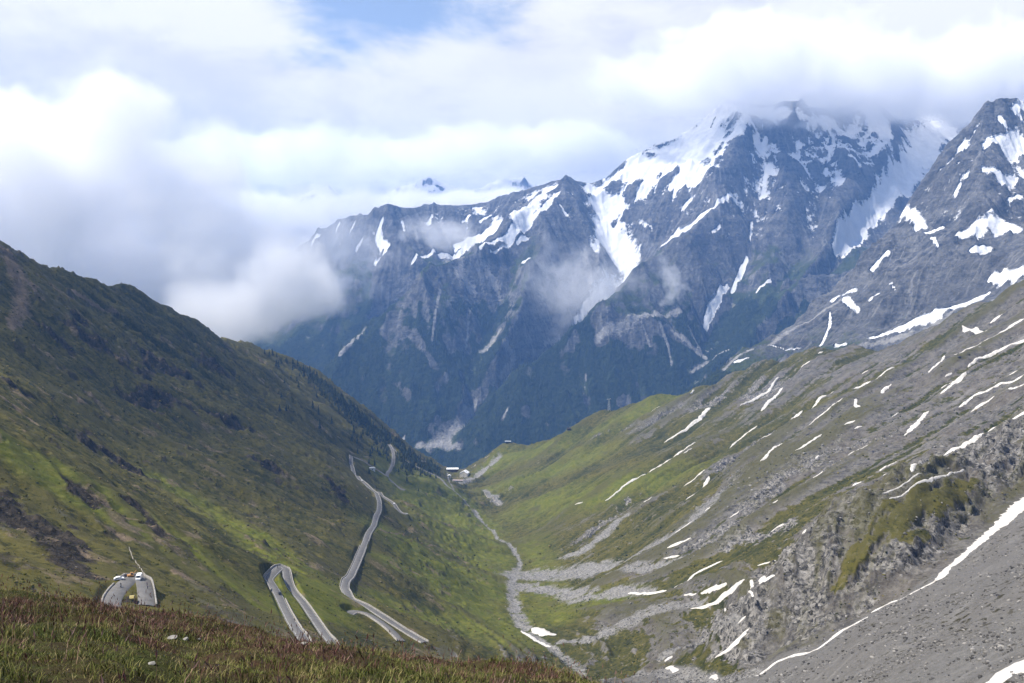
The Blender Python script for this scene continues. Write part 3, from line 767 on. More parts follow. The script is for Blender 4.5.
# ================================================================ materials
def mat_valley():
    m = N('alpine slope')
    p = m.pos()
    bare, rock, dark, grav, tan, scree = [m.attr(k) for k in ('bare', 'rock', 'dark', 'gravel', 'earth', 'scree')]
    lush, st1, st2 = [m.attr(k) for k in ('lush', 'streak', 'broad')]
    f1 = m.noise(p, 0.011, 6, 0.6); f2 = m.noise(p, 0.09, 5, 0.65); f3 = m.noise(p, 0.6, 4, 0.7)
    fine = m.math('ADD', m.math('MULTIPLY', f2, 0.5), m.math('MULTIPLY', f3, 0.5))
    f4 = m.noise(p, 0.26, 5, 0.7)
    fine = m.math('ADD', m.math('MULTIPLY', f2, 0.4), m.math('ADD', m.math('MULTIPLY', f4, 0.35), m.math('MULTIPLY', f3, 0.25)))
    # grass: olive, straw and deep green
    g = m.mix(m.rng(m.math('ADD', f1, m.math('MULTIPLY', st2, 0.08)), 0.36, 0.64), (0.030, 0.034, 0.006), (0.076, 0.069, 0.013))
    g = m.mix(m.math('MULTIPLY', m.rng(m.math('ADD', fine, m.math('MULTIPLY', st1, 0.05)), 0.45, 0.64), 0.75), g, (0.115, 0.092, 0.028))
    g = m.mix(m.math('MULTIPLY', m.rng(m.math('ADD', m.math('MULTIPLY', st1, 0.05), f4), 0.36, 0.50, 1, 0), 0.75), g, (0.014, 0.016, 0.007))
    lg = m.mix(m.rng(fine, 0.42, 0.60), (0.064, 0.080, 0.008), (0.132, 0.130, 0.020))
    g = m.mix(m.math('MULTIPLY', m.rng(m.math('ADD', lush, m.math('MULTIPLY', f2, 0.5)), 0.25, 0.80), 0.9), g, lg)
    # rock and rubble
    vor = m.n('ShaderNodeTexVoronoi', feature='F1', ins={'Vector': m.vmath('ADD', p, m.vmath('SCALE', m.n('ShaderNodeTexNoise', ins={'Vector': p, 'Scale': 0.3}).outputs['Color'], scale=3.0)), 'Scale': 0.35, 'Randomness': 1.0}).outputs['Color']
    vv = m.n('ShaderNodeSeparateColor', ins={0: vor}).outputs[0]
    r0 = m.mix(m.rng(fine, 0.40, 0.60), (0.030, 0.028, 0.026), (0.165, 0.154, 0.138))
    r0 = m.mix(m.math('MULTIPLY', m.rng(m.math('ADD', f1, m.math('MULTIPLY', st1, 0.05)), 0.42, 0.66), 0.45), r0, (0.105, 0.086, 0.066))
    r0 = m.mix(m.math('MULTIPLY', m.rng(st1, 0.6, 2.2), 0.5), r0, (0.240, 0.228, 0.212))
    rk = m.mix(m.rng(m.math('ADD', m.math('MULTIPLY', vv, 0.22), m.math('MULTIPLY', m.math('ADD', f3, f4), 0.5)), 0.48, 0.76), (0.024, 0.023, 0.022), (0.265, 0.250, 0.230))
    rk = m.mix(m.math('MULTIPLY', m.rng(m.math('ADD', st1, m.math('MULTIPLY', f4, 2.0)), 0.9, -0.4), 0.75), rk, (0.026, 0.025, 0.024))
    r0 = m.mix(m.rng(rock, 0.2, 0.8), r0, rk)
    edge = m.math('ADD', bare, m.math('MULTIPLY', m.math('SUBTRACT', fine, 0.5), 2.8))
    c = m.mix(m.rng(edge, 0.30, 0.62), g, r0)
    # strips of thin turf and tufts in the bare ground
    c = m.mix(m.math('MULTIPLY', m.rng(m.math('ADD', m.math('ADD', st2, m.math('MULTIPLY', st1, 0.5)), m.math('MULTIPLY', fine, 3.0)), 1.9, 3.0), m.math('MULTIPLY', m.math('SUBTRACT', 1.0, scree), 0.75)), c, (0.062, 0.058, 0.018))
    c = m.mix(m.math('MULTIPLY', m.rng(m.noise(p, 0.035, 5, 0.7), 0.56, 0.66), m.math('MULTIPLY', m.math('SUBTRACT', 1.0, scree), 0.7)), c, (0.070, 0.064, 0.024))
    # dark crags and tan earth of the left slope
    dk = m.mix(m.rng(fine, 0.43, 0.63), (0.010, 0.009, 0.007), (0.080, 0.064, 0.046))
    c = m.mix(m.rng(m.math('ADD', dark, m.math('MULTIPLY', m.math('SUBTRACT', fine, 0.5), 2.4)), 0.35, 0.75), c, dk)
    tn = m.mix(m.rng(fine, 0.35, 0.65), (0.075, 0.055, 0.034), (0.190, 0.145, 0.098))
    c = m.mix(m.rng(m.math('ADD', tan, m.math('MULTIPLY', m.math('SUBTRACT', fine, 0.5), 2.4)), 0.38, 0.8), c, tn)
    # scree: grey chips with rare grass cushions
    sc = m.mix(m.rng(m.math('ADD', m.math('MULTIPLY', f3, 0.5), m.math('MULTIPLY', m.noise(p, 2.2, 3, 0.7), 0.5)), 0.38, 0.62), (0.088, 0.085, 0.081), (0.165, 0.159, 0.151))
    sc = m.mix(m.math('MULTIPLY', m.rng(st2, -1.5, 1.8), 0.35), sc, (0.120, 0.108, 0.096))
    sc = m.mix(m.math('MULTIPLY', m.rng(st1, 0.3, 2.2), 0.45), sc, (0.235, 0.225, 0.212))
    sc = m.mix(m.math('MULTIPLY', m.rng(st1, -0.3, -2.2), 0.5), sc, (0.070, 0.064, 0.058))
    cush = m.math('MULTIPLY', m.rng(m.noise(p, 0.22, 5, 0.65), 0.57, 0.62), m.rng(m.noise(p, 0.014, 3, 0.5), 0.44, 0.56))
    sc = m.mix(cush, sc, (0.036, 0.032, 0.017))
    c = m.mix(scree, c, sc)
    # stream gravel
    gr = m.mix(m.rng(m.noise(p, 0.35, 5, 0.75), 0.38, 0.64), (0.105, 0.101, 0.096), (0.255, 0.245, 0.230))
    c = m.mix(m.rng(m.math('ADD', grav, m.math('MULTIPLY', m.math('SUBTRACT', fine, 0.5), 2.2)), 0.28, 0.60), c, gr)
    bump = m.math('ADD', m.math('MULTIPLY', m.noise(p, 0.25, 6, 0.7), 1.6), m.math('MULTIPLY', f3, 0.5))
    bump = m.math('MULTIPLY', bump, m.rng(m.math('ADD', bare, dark), 0, 1, 0.45, 1.2))
    return m.out(c, 0.95, bump, 1.0, 0.9, spec=0.1)


def mat_mountain(name, blue=1.0):
    m = N(name)
    p = m.pos()
    snow, veg, scree, streak, forest = [m.attr(k) for k in ('snow', 'veg', 'scree', 'streak', 'forest')]
    f1 = m.noise(p, 0.0022, 7, 0.6); f2 = m.noise(p, 0.013, 6, 0.68); f3 = m.noise(p, 0.05, 4, 0.7)
    # layered rock: beds dipping gently
    bed = m.noise(m.n('ShaderNodeMapping', ins={'Vector': p, 'Rotation': (0.25, 0.12, 0.0), 'Scale': (0.0015, 0.0015, 0.022)}).outputs[0], 1.0, 6, 0.7)
    fine = m.math('ADD', m.math('MULTIPLY', f2, 0.5), m.math('MULTIPLY', f3, 0.5))
    r = m.mix(m.rng(m.math('ADD', m.math('MULTIPLY', bed, 0.28), m.math('MULTIPLY', fine, 0.72)), 0.41, 0.60), (0.030, 0.031, 0.033), (0.160, 0.156, 0.148))
    r = m.mix(m.math('MULTIPLY', m.rng(f1, 0.45, 0.65), 0.5), r, (0.070, 0.066, 0.062))
    r = m.mix(m.math('MULTIPLY', m.rng(m.math('ADD', streak, m.math('MULTIPLY', fine, 3.0)), 2.0, 4.0), 0.7), r, (0.230, 0.224, 0.212))
    r = m.mix(m.math('MULTIPLY', m.rng(m.math('ADD', streak, m.math('MULTIPLY', fine, 3.0)), 0.6, -1.0), 0.8), r, (0.014, 0.015, 0.017))
    v = m.mix(m.rng(fine, 0.36, 0.64), (0.020, 0.032, 0.012), (0.060, 0.070, 0.026))
    c = m.mix(m.rng(m.math('ADD', veg, m.math('MULTIPLY', m.math('SUBTRACT', fine, 0.5), 2.4)), 0.30, 0.70), r, v)
    sc = m.mix(m.rng(fine, 0.35, 0.65), (0.15, 0.145, 0.14), (0.34, 0.325, 0.30))
    c = m.mix(m.rng(m.math('ADD', scree, m.math('MULTIPLY', m.math('SUBTRACT', fine, 0.5), 2.0)), 0.40, 0.75), c, sc)
    fo = m.mix(m.rng(f3, 0.35, 0.65), (0.006, 0.011, 0.006), (0.026, 0.036, 0.015))
    c = m.mix(m.rng(m.math('ADD', forest, m.math('MULTIPLY', m.math('SUBTRACT', f2, 0.5), 1.6)), 0.42, 0.62), c, fo)
    sn = m.mix(m.rng(f2, 0.4, 0.7), (0.74, 0.74, 0.74), (0.60, 0.61, 0.63))
    c = m.mix(m.rng(m.math('ADD', snow, m.math('MULTIPLY', m.math('SUBTRACT', fine, 0.5), 2.2)), 0.42, 0.60), c, sn)
    bump = m.math('ADD', m.math('MULTIPLY', f2, 34.0), m.math('MULTIPLY', f3, 14.0))
    bump = m.math('MULTIPLY', bump, m.rng(snow, 0.3, 0.7, 1.0, 0.25))
    return m.out(c, 0.95, bump, 1.0, 0.9, spec=0.1)

# ============================================================ THE MOUNTAINS
def build_massif(g, lines, pts, blur_r, amp, seed, ero, warp=40):
    z = tin(lines, pts, g)
    z = blur(z, blur_r, 2)
    wx = warp * fbm(g.X / 420, g.Y / 420, 3, seed + 1); wy = warp * fbm(g.X / 420, g.Y / 420, 3, seed + 2)
    z = g.sample(z, g.X + wx, g.Y + wy)
    gy, gx = np.gradient(z, g.h)
    steep = np.clip(np.hypot(gx, gy) / 0.7, 0.15, 1.3)
    z = z + steep * amp * (0.9 * (ridged((g.X + wx) / 520, (g.Y + wy) / 520, 6, seed + 3) - 0.75) + 0.35 * fbm(g.X / 160, g.Y / 160, 4, seed + 5))
    # flutes down the fall line
    gy, gx = np.gradient(blur(z, 5, 2), g.h); l = np.hypot(gx, gy) + 1e-9
    wn = np.random.default_rng(seed).standard_normal(z.shape)
    st = lic(g, wn, gx / l, gy / l, 16)
    st2 = lic(g, blur(np.random.default_rng(seed + 9).standard_normal(z.shape), 2, 2), gx / l, gy / l, 34)
    z = z + steep * (amp * 0.045 * st + amp * 0.13 * st2)
    z, flow = erode(g, z, seed=seed, **ero)
    z = z + steep * amp * 0.10 * (ridged(g.X / 70, g.Y / 70, 4, seed + 7) - 0.7)
    fl = np.log1p(blur(flow, 1, 1)); fl = fl / np.percentile(fl, 99.5)
    return z, fl, st, st2


sky1 = PL((150, 330, 7200), (215, 300, 7000), (270, 275, 6800), (300, 245, 6600), (325, 224, 6500), (345, 214, 6400), (365, 207, 6300), (385, 200, 6200), (405, 206, 6300), (430, 206, 6500), (455, 204, 6600),
          (475, 203, 6600), (497, 197, 6500), (520, 189, 6400), (545, 184, 6300), (557, 177, 6300), (567, 170, 6300), (577, 178, 6350), (590, 181, 6400), (610, 172, 6500),
          (640, 152, 6600), (665, 139, 6650), (690, 124, 6700), (705, 112, 6700), (722, 100, 6700), (740, 100, 6750), (765, 104, 6700), (785, 98, 6650),
          (805, 104, 6700), (830, 106, 6700), (850, 104, 6750), (868, 102, 6750), (890, 114, 6800), (915, 118, 6900), (935, 121, 7000), (960, 122, 7000), (1010, 118, 7000), (1080, 120, 6900))
back1 = [(p[0], p[1] + 1000, p[2] - 700) for p in sky1]
S1 = PL((785, 98, 6650), (765, 115, 6500), (747, 126, 6350), (735, 150, 6150), (722, 178, 5980), (732, 196, 5880), (716, 208, 5780), (700, 220, 5680), (662, 247, 5450), (640, 262, 5300), (615, 288, 5120), (590, 308, 4980), (548, 343, 4820),
        (515, 368, 4680), (480, 402, 4520), (452, 440, 4380))
G1 = PL((598, 190, 6330), (603, 212, 6080), (618, 242, 5880), (622, 268, 5720), (598, 300, 5550), (574, 334, 5350), (545, 362, 5120), (510, 390, 4900), (470, 418, 4650), (440, 446, 4420))
M2 = PL((545, 184, 6300), (528, 203, 5950), (500, 226, 5700), (478, 248, 5450), (452, 255, 5330), (430, 264, 5200), (410, 280, 5080), (385, 308, 4960), (365, 331, 4860), (343, 350, 4780), (318, 372, 4700), (280, 405, 4620))
M2r = PL((567, 170, 6300), (562, 195, 6050), (548, 225, 5750), (535, 265, 5450), (520, 310, 5150), (505, 350, 4900), (490, 395, 4650))
M2g = PL((520, 245, 5650), (500, 290, 5280), (485, 330, 4980), (468, 380, 4700), (448, 440, 4420))
M2f = PL((452, 255, 5330), (450, 300, 5050), (440, 350, 4800), (425, 410, 4550), (415, 445, 4400))
G0 = PL((500, 212, 6250), (465, 248, 6000), (440, 268, 5850), (415, 290, 5700), (388, 322, 5500), (355, 355, 5300), (320, 385, 5100))
B2 = PL((385, 200, 6200), (392, 225, 6050), (405, 250, 5950), (425, 262, 5880))
B3 = PL((345, 214, 6400), (350, 250, 6100), (345, 290, 5850), (330, 330, 5600))
B3g = PL((368, 215, 6330), (372, 250, 6100), (372, 290, 5800), (360, 330, 5500))
G2 = PL((760, 150, 6350), (757, 180, 6100), (753, 215, 5850), (748, 250, 5600), (735, 285, 5380), (712, 318, 5150), (702, 345, 4950), (696, 380, 4750), (690, 410, 4600))
S15 = PL((700, 220, 5680), (690, 262, 5400), (672, 300, 5150), (650, 330, 4950), (625, 365, 4780), (590, 410, 4580))
S16 = PL((785, 150, 6300), (790, 190, 6000), (785, 225, 5750), (775, 262, 5500), (752, 300, 5200), (735, 330, 5020), (722, 352, 4880))
G25 = PL((826, 125, 6500), (822, 170, 6150), (815, 210, 5850), (800, 245, 5600), (778, 285, 5300), (752, 325, 5000))
S2 = PL((868, 102, 6750), (884, 128, 6520), (890, 150, 6330), (872, 180, 6080), (862, 196, 5950), (838, 226, 5700), (805, 272, 5350), (775, 310, 5080), (745, 345, 4850), (715, 378, 4650))
S2b = PL((830, 106, 6700), (845, 140, 6380), (850, 175, 6080), (840, 205, 5850), (838, 226, 5700))
G3 = PL((932, 126, 6900), (915, 158, 6500), (893, 190, 6200), (872, 215, 6000), (852, 238, 5820), (828, 268, 5550), (800, 305, 5250), (770, 340, 5000))
S3 = PL((960, 122, 7000), (955, 160, 6500), (940, 200, 6100), (920, 250, 5700))
M1pts = [(x, 3300, -1180) for x in range(-2400, 2600, 300)] + [(x, y, z) for x, y, z in ((-600, 3900, -1040), (-900, 4200, -1000), (0, 3600, -1080), (-250, 4200, -985), (600, 4000, -900), (1200, 4200, -760), (1200, 3600, -900), (2500, 4800, -300), (4300, 5200, 0), (4300, 8300, 200), (4300, 3300, -300),
         (-3300, 3300, -900), (-3300, 5200, -700), (-3300, 8300, -200), (4300, 6800, 900), (-2200, 4600, -900), (-1500, 5000, -800), (-1300, 4500, -960))] + PL((600, 470, 4100), (560, 440, 4350))
G0 = [(a, b, c - 260 * math.sin(math.pi * min(1, (k + 0.6) / (len(G0) - 0.4)))) for k, (a, b, c) in enumerate(G0)]
G1 = [(a, b, c - 240 * math.sin(math.pi * min(1, (k + 0.6) / (len(G1) - 0.4)))) for k, (a, b, c) in enumerate(G1)]
G2 = [(a, b, c - 120 * math.sin(math.pi * min(1, (k + 0.6) / (len(G2) - 0.4)))) for k, (a, b, c) in enumerate(G2)]
M2g = [(a, b, c - 150 * math.sin(math.pi * min(1, (k + 0.6) / (len(M2g) - 0.4)))) for k, (a, b, c) in enumerate(M2g)]
B3g = [(a, b, c - 120 * math.sin(math.pi * min(1, (k + 0.6) / (len(B3g) - 0.4)))) for k, (a, b, c) in enumerate(B3g)]
G25 = [(a, b, c - 110 * math.sin(math.pi * min(1, (k + 0.6) / (len(G25) - 0.4)))) for k, (a, b, c) in enumerate(G25)]
MG = Grid(-3300, 4300, 3300, 8300, 9.0)
Zm, Fm, Sm, Sm2 = build_massif(MG, [sky1, back1, S1, G1, M2, M2r, M2g, M2f, G0, B2, B3, B3g, G2, S15, S16, G25, S2, S2b, G3, S3], M1pts, 2, 40, 100,
                               dict(ndrop=90000, steps=90, batches=4, k=0.35), warp=16)


def msurf(x, y):
    return MG.sample(Zm, x, y)


def paint(g, fn, strokes, t0=3300, t1=8200, soft=1.15):
    M = np.zeros(g.X.shape)
    for s in strokes:
        val = 1.0
        if isinstance(s[0], float):
            val, s = s[0], s[1]
        p = np.array(s, float)
        c = march(p[:, 0], p[:, 1], fn, t0, t1, 1500)
        ln = np.column_stack([c, p[:, 2] * c[:, 1] / FPX * 1.15])
        jump = np.abs(np.diff(ln[:, 1])) > 900          # a stroke that hides behind a ridge is cut there
        st = 0
        for k in list(np.nonzero(jump)[0] + 1) + [len(ln)]:
            seg = ln[st:k]
            if len(seg) == 1:
                seg = np.concatenate([seg, seg + np.array([[6, 6, 0, 0]])])
            if len(seg) > 1:
                stroke(M, g.X, g.Y, seg, soft * 1.3, val)
            st = k
    return M


SNOW_M = [
 [(724,106,22),(705,122,34),(690,140,44),(672,158,46),(655,170,36)], [(700,150,40),(690,175,30),(680,185,16)], [(728,108,26),(748,110,20),(766,114,16),(784,112,12)], [(745,118,16),(738,132,12)], [(712,140,30),(700,160,26),(690,178,16)], [(640,160,18),(625,172,16),(608,184,14)],
 [(590,190,14),(600,200,26),(612,212,22)], [(604,230,18),(616,240,24),(628,256,20),(632,268,14),(612,288,13),(594,303,9),(575,322,4)], [(650,180,14),(640,195,10)],
 [(546,190,6),(532,206,12),(515,216,13),(495,229,11),(470,243,6),(440,256,3),(412,263,3)], [(535,215,5),(515,228,6),(498,239,4),(480,247,3)], [(470,240,4),(455,246,3)],
 [(732,197,5),(715,207,3),(700,217,5),(680,232,6),(662,245,4)], [(747,258,2.5),(742,270,4),(735,285,3),(731,293,2)], [(727,286,3),(718,298,5),(708,312,6),(705,328,3)],
 [(752,222,1.5),(750,240,1.5)], [(770,280,2.5),(757,292,3)],
 [(940,124,20),(928,145,26),(912,166,22),(895,184,16),(882,202,14),(870,215,12),(857,228,14),(845,240,10),(834,247,6)], [(860,214,9),(847,230,10),(836,243,7)],
 (0.75, [(800,112,10),(812,124,14),(828,120,12),(838,130,8)]), (0.8, [(868,108,16),(880,125,22),(886,142,18),(876,152,10)]), (0.6, [(800,145,9),(795,158,5)]), (0.8, [(858,120,8),(850,135,7)]),
 (0.8, [(848,155,4),(860,165,5)]), (0.7, [(742,120,12),(755,128,8)]), (0.7, [(676,150,10),(690,160,10)]), (0.6, [(770,165,5),(765,180,4)]),
 [(382,222,2.5),(378,233,3.5),(388,246,5),(384,252,4)], [(375,262,2),(380,258,2)], [(312,243,2.5),(320,235,2)], [(355,222,2),(350,232,2)], [(402,222,2),(404,230,2)], (0.8, [(560,192,5),(540,210,5),(524,226,4),(505,240,3)]), (0.8, [(552,200,4),(530,222,4),(512,240,3),(490,252,2)]), (0.8, [(500,222,6),(478,236,5),(456,250,4),(430,262,2)]), (0.7, [(600,232,12),(596,250,8)]), (0.7, [(640,222,4),(652,230,3)]), (0.7, [(690,200,3),(682,210,3)]), (0.7, [(720,225,2),(712,232,2)]), (0.7, [(800,180,3),(806,190,3)]), (0.7, [(826,170,4),(832,180,3)]), (0.8, [(766,140,3),(760,152,3)]), (0.7, [(640,245,4),(636,256,3)]), (0.7, [(470,215,3),(462,222,2)]), (0.7, [(432,215,2),(428,224,3)]), (0.7, [(362,240,2),(356,250,2)]), (0.7, [(345,235,2),(340,244,2)]), [(523,262,3),(530,258,2)],
 [(517,243,2),(526,238,3)], [(340,222,2),(336,232,2)], [(480,222,3),(490,216,3)], [(560,205,3),(566,215,2)],
]
SCREE_M = [
 [(430,446,10),(445,440,16),(452,432,12),(460,424,8),(466,412,5),(476,402,3)], [(418,446,6),(440,445,8),(458,445,8)], [(398,445,4),(404,438,3)],
 [(598,340,7),(625,326,10),(655,314,9),(680,310,5)], [(660,322,3),(668,345,2.5),(672,365,2)], [(672,330,4),(690,345,5),(705,358,5)], [(640,318,3),(650,345,3)], [(690,330,4),(700,350,3)],
 [(448,262,14),(460,275,14),(472,290,12)], [(485,268,8),(495,285,10),(500,300,6)], [(470,310,3),(466,350,2)], [(440,290,3),(432,340,2)], [(500,330,6),(490,345,5),(480,352,4)], [(505,345,5),(515,355,5)],
 [(586,375,2),(584,395,2)], [(508,408,2.5),(503,418,3)], [(365,328,3),(350,344,4),(340,354,4)], [(566,290,8),(580,270,8),(588,250,10)], [(548,280,6),(540,300,6)], [(545,345,3),(560,336,3)], [(515,362,2),(500,378,2)],
 [(690,372,3),(710,362,4),(728,350,3)], [(600,255,16),(590,275,14)],
]
snow_p = paint(MG, msurf, SNOW_M); scree_p = paint(MG, msurf, SCREE_M)
gy, gx = np.gradient(blur(Zm, 1, 1), MG.h); slope = np.hypot(gx, gy)
hol = blur(Zm, 5, 2) - Zm                                 # hollows hold the snow
auto = 1.15 * sstep(300, 900, Zm + 160 * fbm(MG.X / 300, MG.Y / 300, 4, 131)) * sstep(1.35, 0.6, slope) * 0.62 + 0.035 * np.clip(hol, -6, 10) * sstep(150, 700, Zm)
brk = 0.42 * fbm(MG.X / 90, MG.Y / 90, 5, 161, 0.65) + 0.10 * Sm2 + 0.025 * np.clip(hol, -8, 8)
snow = np.clip(np.maximum(snow_p * 1.35 + brk * (snow_p > 0.02), auto * 0.9 + snow_p + 0.8 * brk * (auto > 0.02)), 0, 1)
veg = sstep(330, -50, Zm + 140 * fbm(MG.X / 260, MG.Y / 260, 4, 141)) * sstep(1.45, 0.7, slope)
treeline = -90 + 170 * fbm(MG.X / 330, MG.Y / 330, 4, 151) + 60 * fbm(MG.X / 70, MG.Y / 70, 3, 155)
forest = sstep(60, -160, Zm - treeline) * sstep(2.1, 1.3, slope) * sstep(5900, 5300, MG.Y)
forest = np.clip(forest + 0.25 * Sm2 * (forest > 0.05), 0, 1)
scree = np.clip(scree_p + sstep(0.62, 0.97, Fm) * sstep(500, -100, Zm) * 0.5 + 0.08 * Sm2 * sstep(400, 0, Zm), 0, 1)
forest = np.clip(forest - 1.6 * scree_p - 0.7 * sstep(0.80, 1, Fm), 0, 1)

# ---- the dark peak on the right
sky3 = PL((690, 390, 3400), (700, 382, 3450), (730, 360, 3600), (760, 342, 3720), (790, 322, 3850), (815, 307, 3920), (838, 287, 4020), (862, 256, 4120), (880, 233, 4180), (900, 205, 4240), (925, 175, 4320), (940, 149, 4360), (955, 131, 4400),
          (965, 121, 4420), (978, 103, 4450), (990, 96, 4450), (1005, 94, 4450), (1018, 93, 4450), (1035, 100, 4480), (1060, 86, 4550), (1120, 70, 4650))
back3 = [(p[0] + 250, p[1] + 800, p[2] - 620) for p in sky3]
rampL = PL((838, 352, 3250), (870, 339, 3300), (910, 322, 3320), (950, 305, 3300), (985, 293, 3280), (1024, 268, 3250), (1080, 240, 3200))
rampU = PL((845, 346, 3300), (872, 333, 3380), (912, 316, 3420), (950, 299, 3420), (985, 284, 3400), (1024, 258, 3380), (1080, 230, 3350))
q1 = PL((955, 131, 4400), (962, 170, 4180), (950, 210, 3960), (930, 250, 3760), (905, 285, 3600), (880, 315, 3480))
q1g = PL((925, 190, 4220), (905, 225, 4050), (880, 262, 3900), (855, 295, 3780), (830, 325, 3620), (800, 355, 3450))
q2 = PL((1005, 94, 4450), (1000, 140, 4200), (985, 185, 3980), (975, 225, 3760), (960, 262, 3580), (945, 288, 3460))
q2g = PL((980, 130, 4290), (978, 165, 4120), (965, 205, 3900), (950, 240, 3720), (928, 280, 3560))
q3 = PL((1035, 100, 4480), (1040, 160, 4150), (1032, 210, 3850), (1020, 245, 3560))
q3g = PL((1018, 140, 4300), (1012, 180, 4080), (1005, 215, 3880), (1000, 250, 3600))
base3 = [(300, 3000, -900), (700, 3050, -700), (1000, 2950, -560), (1300, 2900, -420), (1700, 2850, -200), (2600, 2800, 200), (3900, 2800, 400), (3900, 6000, 300), (300, 6000, -500), (300, 4500, -950), (300, 2750, -1000), (3900, 4500, 900), (1200, 5400, -200)]
RG = Grid(300, 3900, 2750, 6000, 7.0)
Zr, Fr, Sr, Sr2 = build_massif(RG, [sky3, back3, rampL, rampU, q1, q1g, q2, q2g, q3, q3g], base3, 2, 46, 200, dict(ndrop=70000, steps=80, batches=3, k=0.3), warp=18)


def rsurf(x, y):
    return RG.sample(Zr, x, y)


SNOW_R = [
 [(1024,272,18),(1005,278,12),(992,277,6)], [(870,338,5),(892,331,8),(915,322,10),(938,313,9),(960,305,9),(978,298,8),(988,294,4)], [(905,340,2),(925,333,2)],
 [(958,234,8),(975,226,14),(992,222,18),(1008,226,14),(1018,230,6)], [(974,250,6),(988,249,8)], [(985,145,8),(1000,140,12),(1018,142,10)], [(985,170,8),(1000,178,10),(1012,180,7)], [(1008,152,8),(1020,150,8)],
 [(905,213,10),(918,225,10),(925,228,5)], [(832,300,5),(838,297,5)], [(846,298,6),(850,305,8),(857,309,6)], [(843,295,3),(855,290,3)], [(895,217,4),(900,222,4)], [(922,172,4),(930,168,3)], [(960,150,6),(965,143,4)],
 [(888,252,4),(878,262,4),(872,270,4)], [(830,312,2),(830,325,2.5),(824,340,3),(820,346,2.5)], [(836,345,5),(845,344,4)], [(932,238,3),(938,246,3)], [(942,228,4),(925,233,3)], [(870,300,3),(878,294,3)],
 [(955,195,4),(960,185,3)], [(1015,110,8),(1022,104,8)], [(1000,118,4),(1005,126,4)], [(1010,200,4),(1020,196,4)], [(712,372,1.5),(735,362,3),(748,358,2)], [(770,345,1.5),(785,350,1.5),(800,348,2)], [(895,290,2),(890,283,2)],
]
SCREE_R = [[(720,372,6),(750,350,8),(780,330,6)], [(840,300,6),(800,325,7),(770,345,6)], [(860,345,8),(900,336,8),(940,322,8),(985,305,6)], [(995,300,10),(1024,285,12)]]
snow_r = paint(RG, rsurf, SNOW_R, 2750, 5900); scree_r = paint(RG, rsurf, SCREE_R, 2750, 5900)
gy, gx = np.gradient(blur(Zr, 1, 1), RG.h); slr = np.hypot(gx, gy)
hol = blur(Zr, 5, 2) - Zr
autor = 0.05 * np.clip(hol, -6, 9) * sstep(150, 550, Zr) + 0.25 * sstep(400, 750, Zr) * sstep(1.2, 0.6, slr)
brk = 0.40 * fbm(RG.X / 60, RG.Y / 80, 5, 261, 0.6) + 0.10 * Sr2 + 0.03 * np.clip(hol, -8, 8)
snowr = np.clip(np.maximum(snow_r * 1.4 + brk * (snow_r > 0.02), autor + snow_r + 0.7 * brk * (autor > 0.02)), 0, 1)
vegr = 0.8 * sstep(-120, -380, Zr + 100 * fbm(RG.X / 200, RG.Y / 200, 4, 241)) * sstep(1.2, 0.6, slr)
forr = sstep(-320, -430, Zr + 60 * fbm(RG.X / 150, RG.Y / 150, 4, 251))
screer = np.clip(scree_r + sstep(0.6, 0.95, Fr) * 0.35 + 0.06 * Sr2, 0, 1)

# ---- white peaks far behind, showing between the clouds
far_sky = PL((120, 253, 10350), (170, 223, 10212), (200, 205, 10074), (215, 196, 10005), (228, 186, 10005), (240, 195, 10074), (255, 205, 10074), (275, 201, 10005), (291, 194, 10005), (302, 199, 10005), (312, 191, 9867), (328, 183, 9867),
             (342, 191, 9867), (352, 201, 9936), (380, 197, 10005), (400, 185, 10005), (418, 177, 10005), (432, 175, 10005), (448, 181, 10005), (460, 191, 10005), (480, 189, 10074), (496, 181, 10143), (515, 177, 10143), (535, 185, 10212), (560, 208, 10350), (620, 233, 10350))
FGm = Grid(-5400, 2200, 8400, 12000, 20.0)
far_b = [(p[0], p[1] + 1200, p[2] - 800) for p in far_sky]; far_f = [(p[0] * 0.95, p[1] - 1100, p[2] - 900) for p in far_sky]
Zf, Ff, Sf, Sf2 = build_massif(FGm, [far_sky, far_b, far_f], [(-5400, 8400, -1000), (2200, 8400, -1000), (-5400, 12000, -900), (2200, 12000, -900)], 2, 55, 300, dict(ndrop=30000, steps=60, batches=2, k=0.3))
gy, gx = np.gradient(Zf, FGm.h); slf = np.hypot(gx, gy)
snowf = np.clip(0.12 + 0.95 * sstep(0, 350, Zf) * sstep(2.4, 0.9, slf) + 0.4 * fbm(FGm.X / 160, FGm.Y / 160, 5, 331, 0.6) + 0.1 * Sf2, 0, 1)

# ================================================================= building
M_VAL = mat_valley(); M_MT = mat_mountain('mountain rock')
valley = mesh_np('valley_ground', np.stack([GX, GY, Z], -1).reshape(-1, 3), grid_faces(nr, nc)[:, ::-1], M_VAL,
                 attrs=dict(bare=bare_m, rock=rock_m, dark=dark_m, gravel=gravel, earth=tan_, scree=screes, lush=lush, streak=st1, broad=st2))
tag(valley, kind='structure')
for nm, g, z, at in (('mountain', MG, Zm, dict(snow=snow, veg=veg, scree=scree, streak=Sm, forest=forest)), ('mountain', RG, Zr, dict(snow=snowr, veg=vegr, scree=screer, streak=Sr, forest=forr)),
                     ('mountain', FGm, Zf, dict(snow=snowf, veg=0 * Zf, scree=0 * Zf, streak=Sf, forest=0 * Zf))):
    o = mesh_np(nm, np.stack([g.X, g.Y, z], -1).reshape(-1, 3), grid_faces(g.ny, g.nx), M_MT, attrs=at)
    tag(o, kind='structure')

# ================================================================= THINGS
def empty(name, loc, rz=0.0, scale=1.0):
    o = bpy.data.objects.new(name, None); COL.objects.link(o)
    o.location = loc; o.rotation_euler = (0, 0, rz); o.scale = (scale,) * 3
    o.empty_display_size = 0.5
    return o


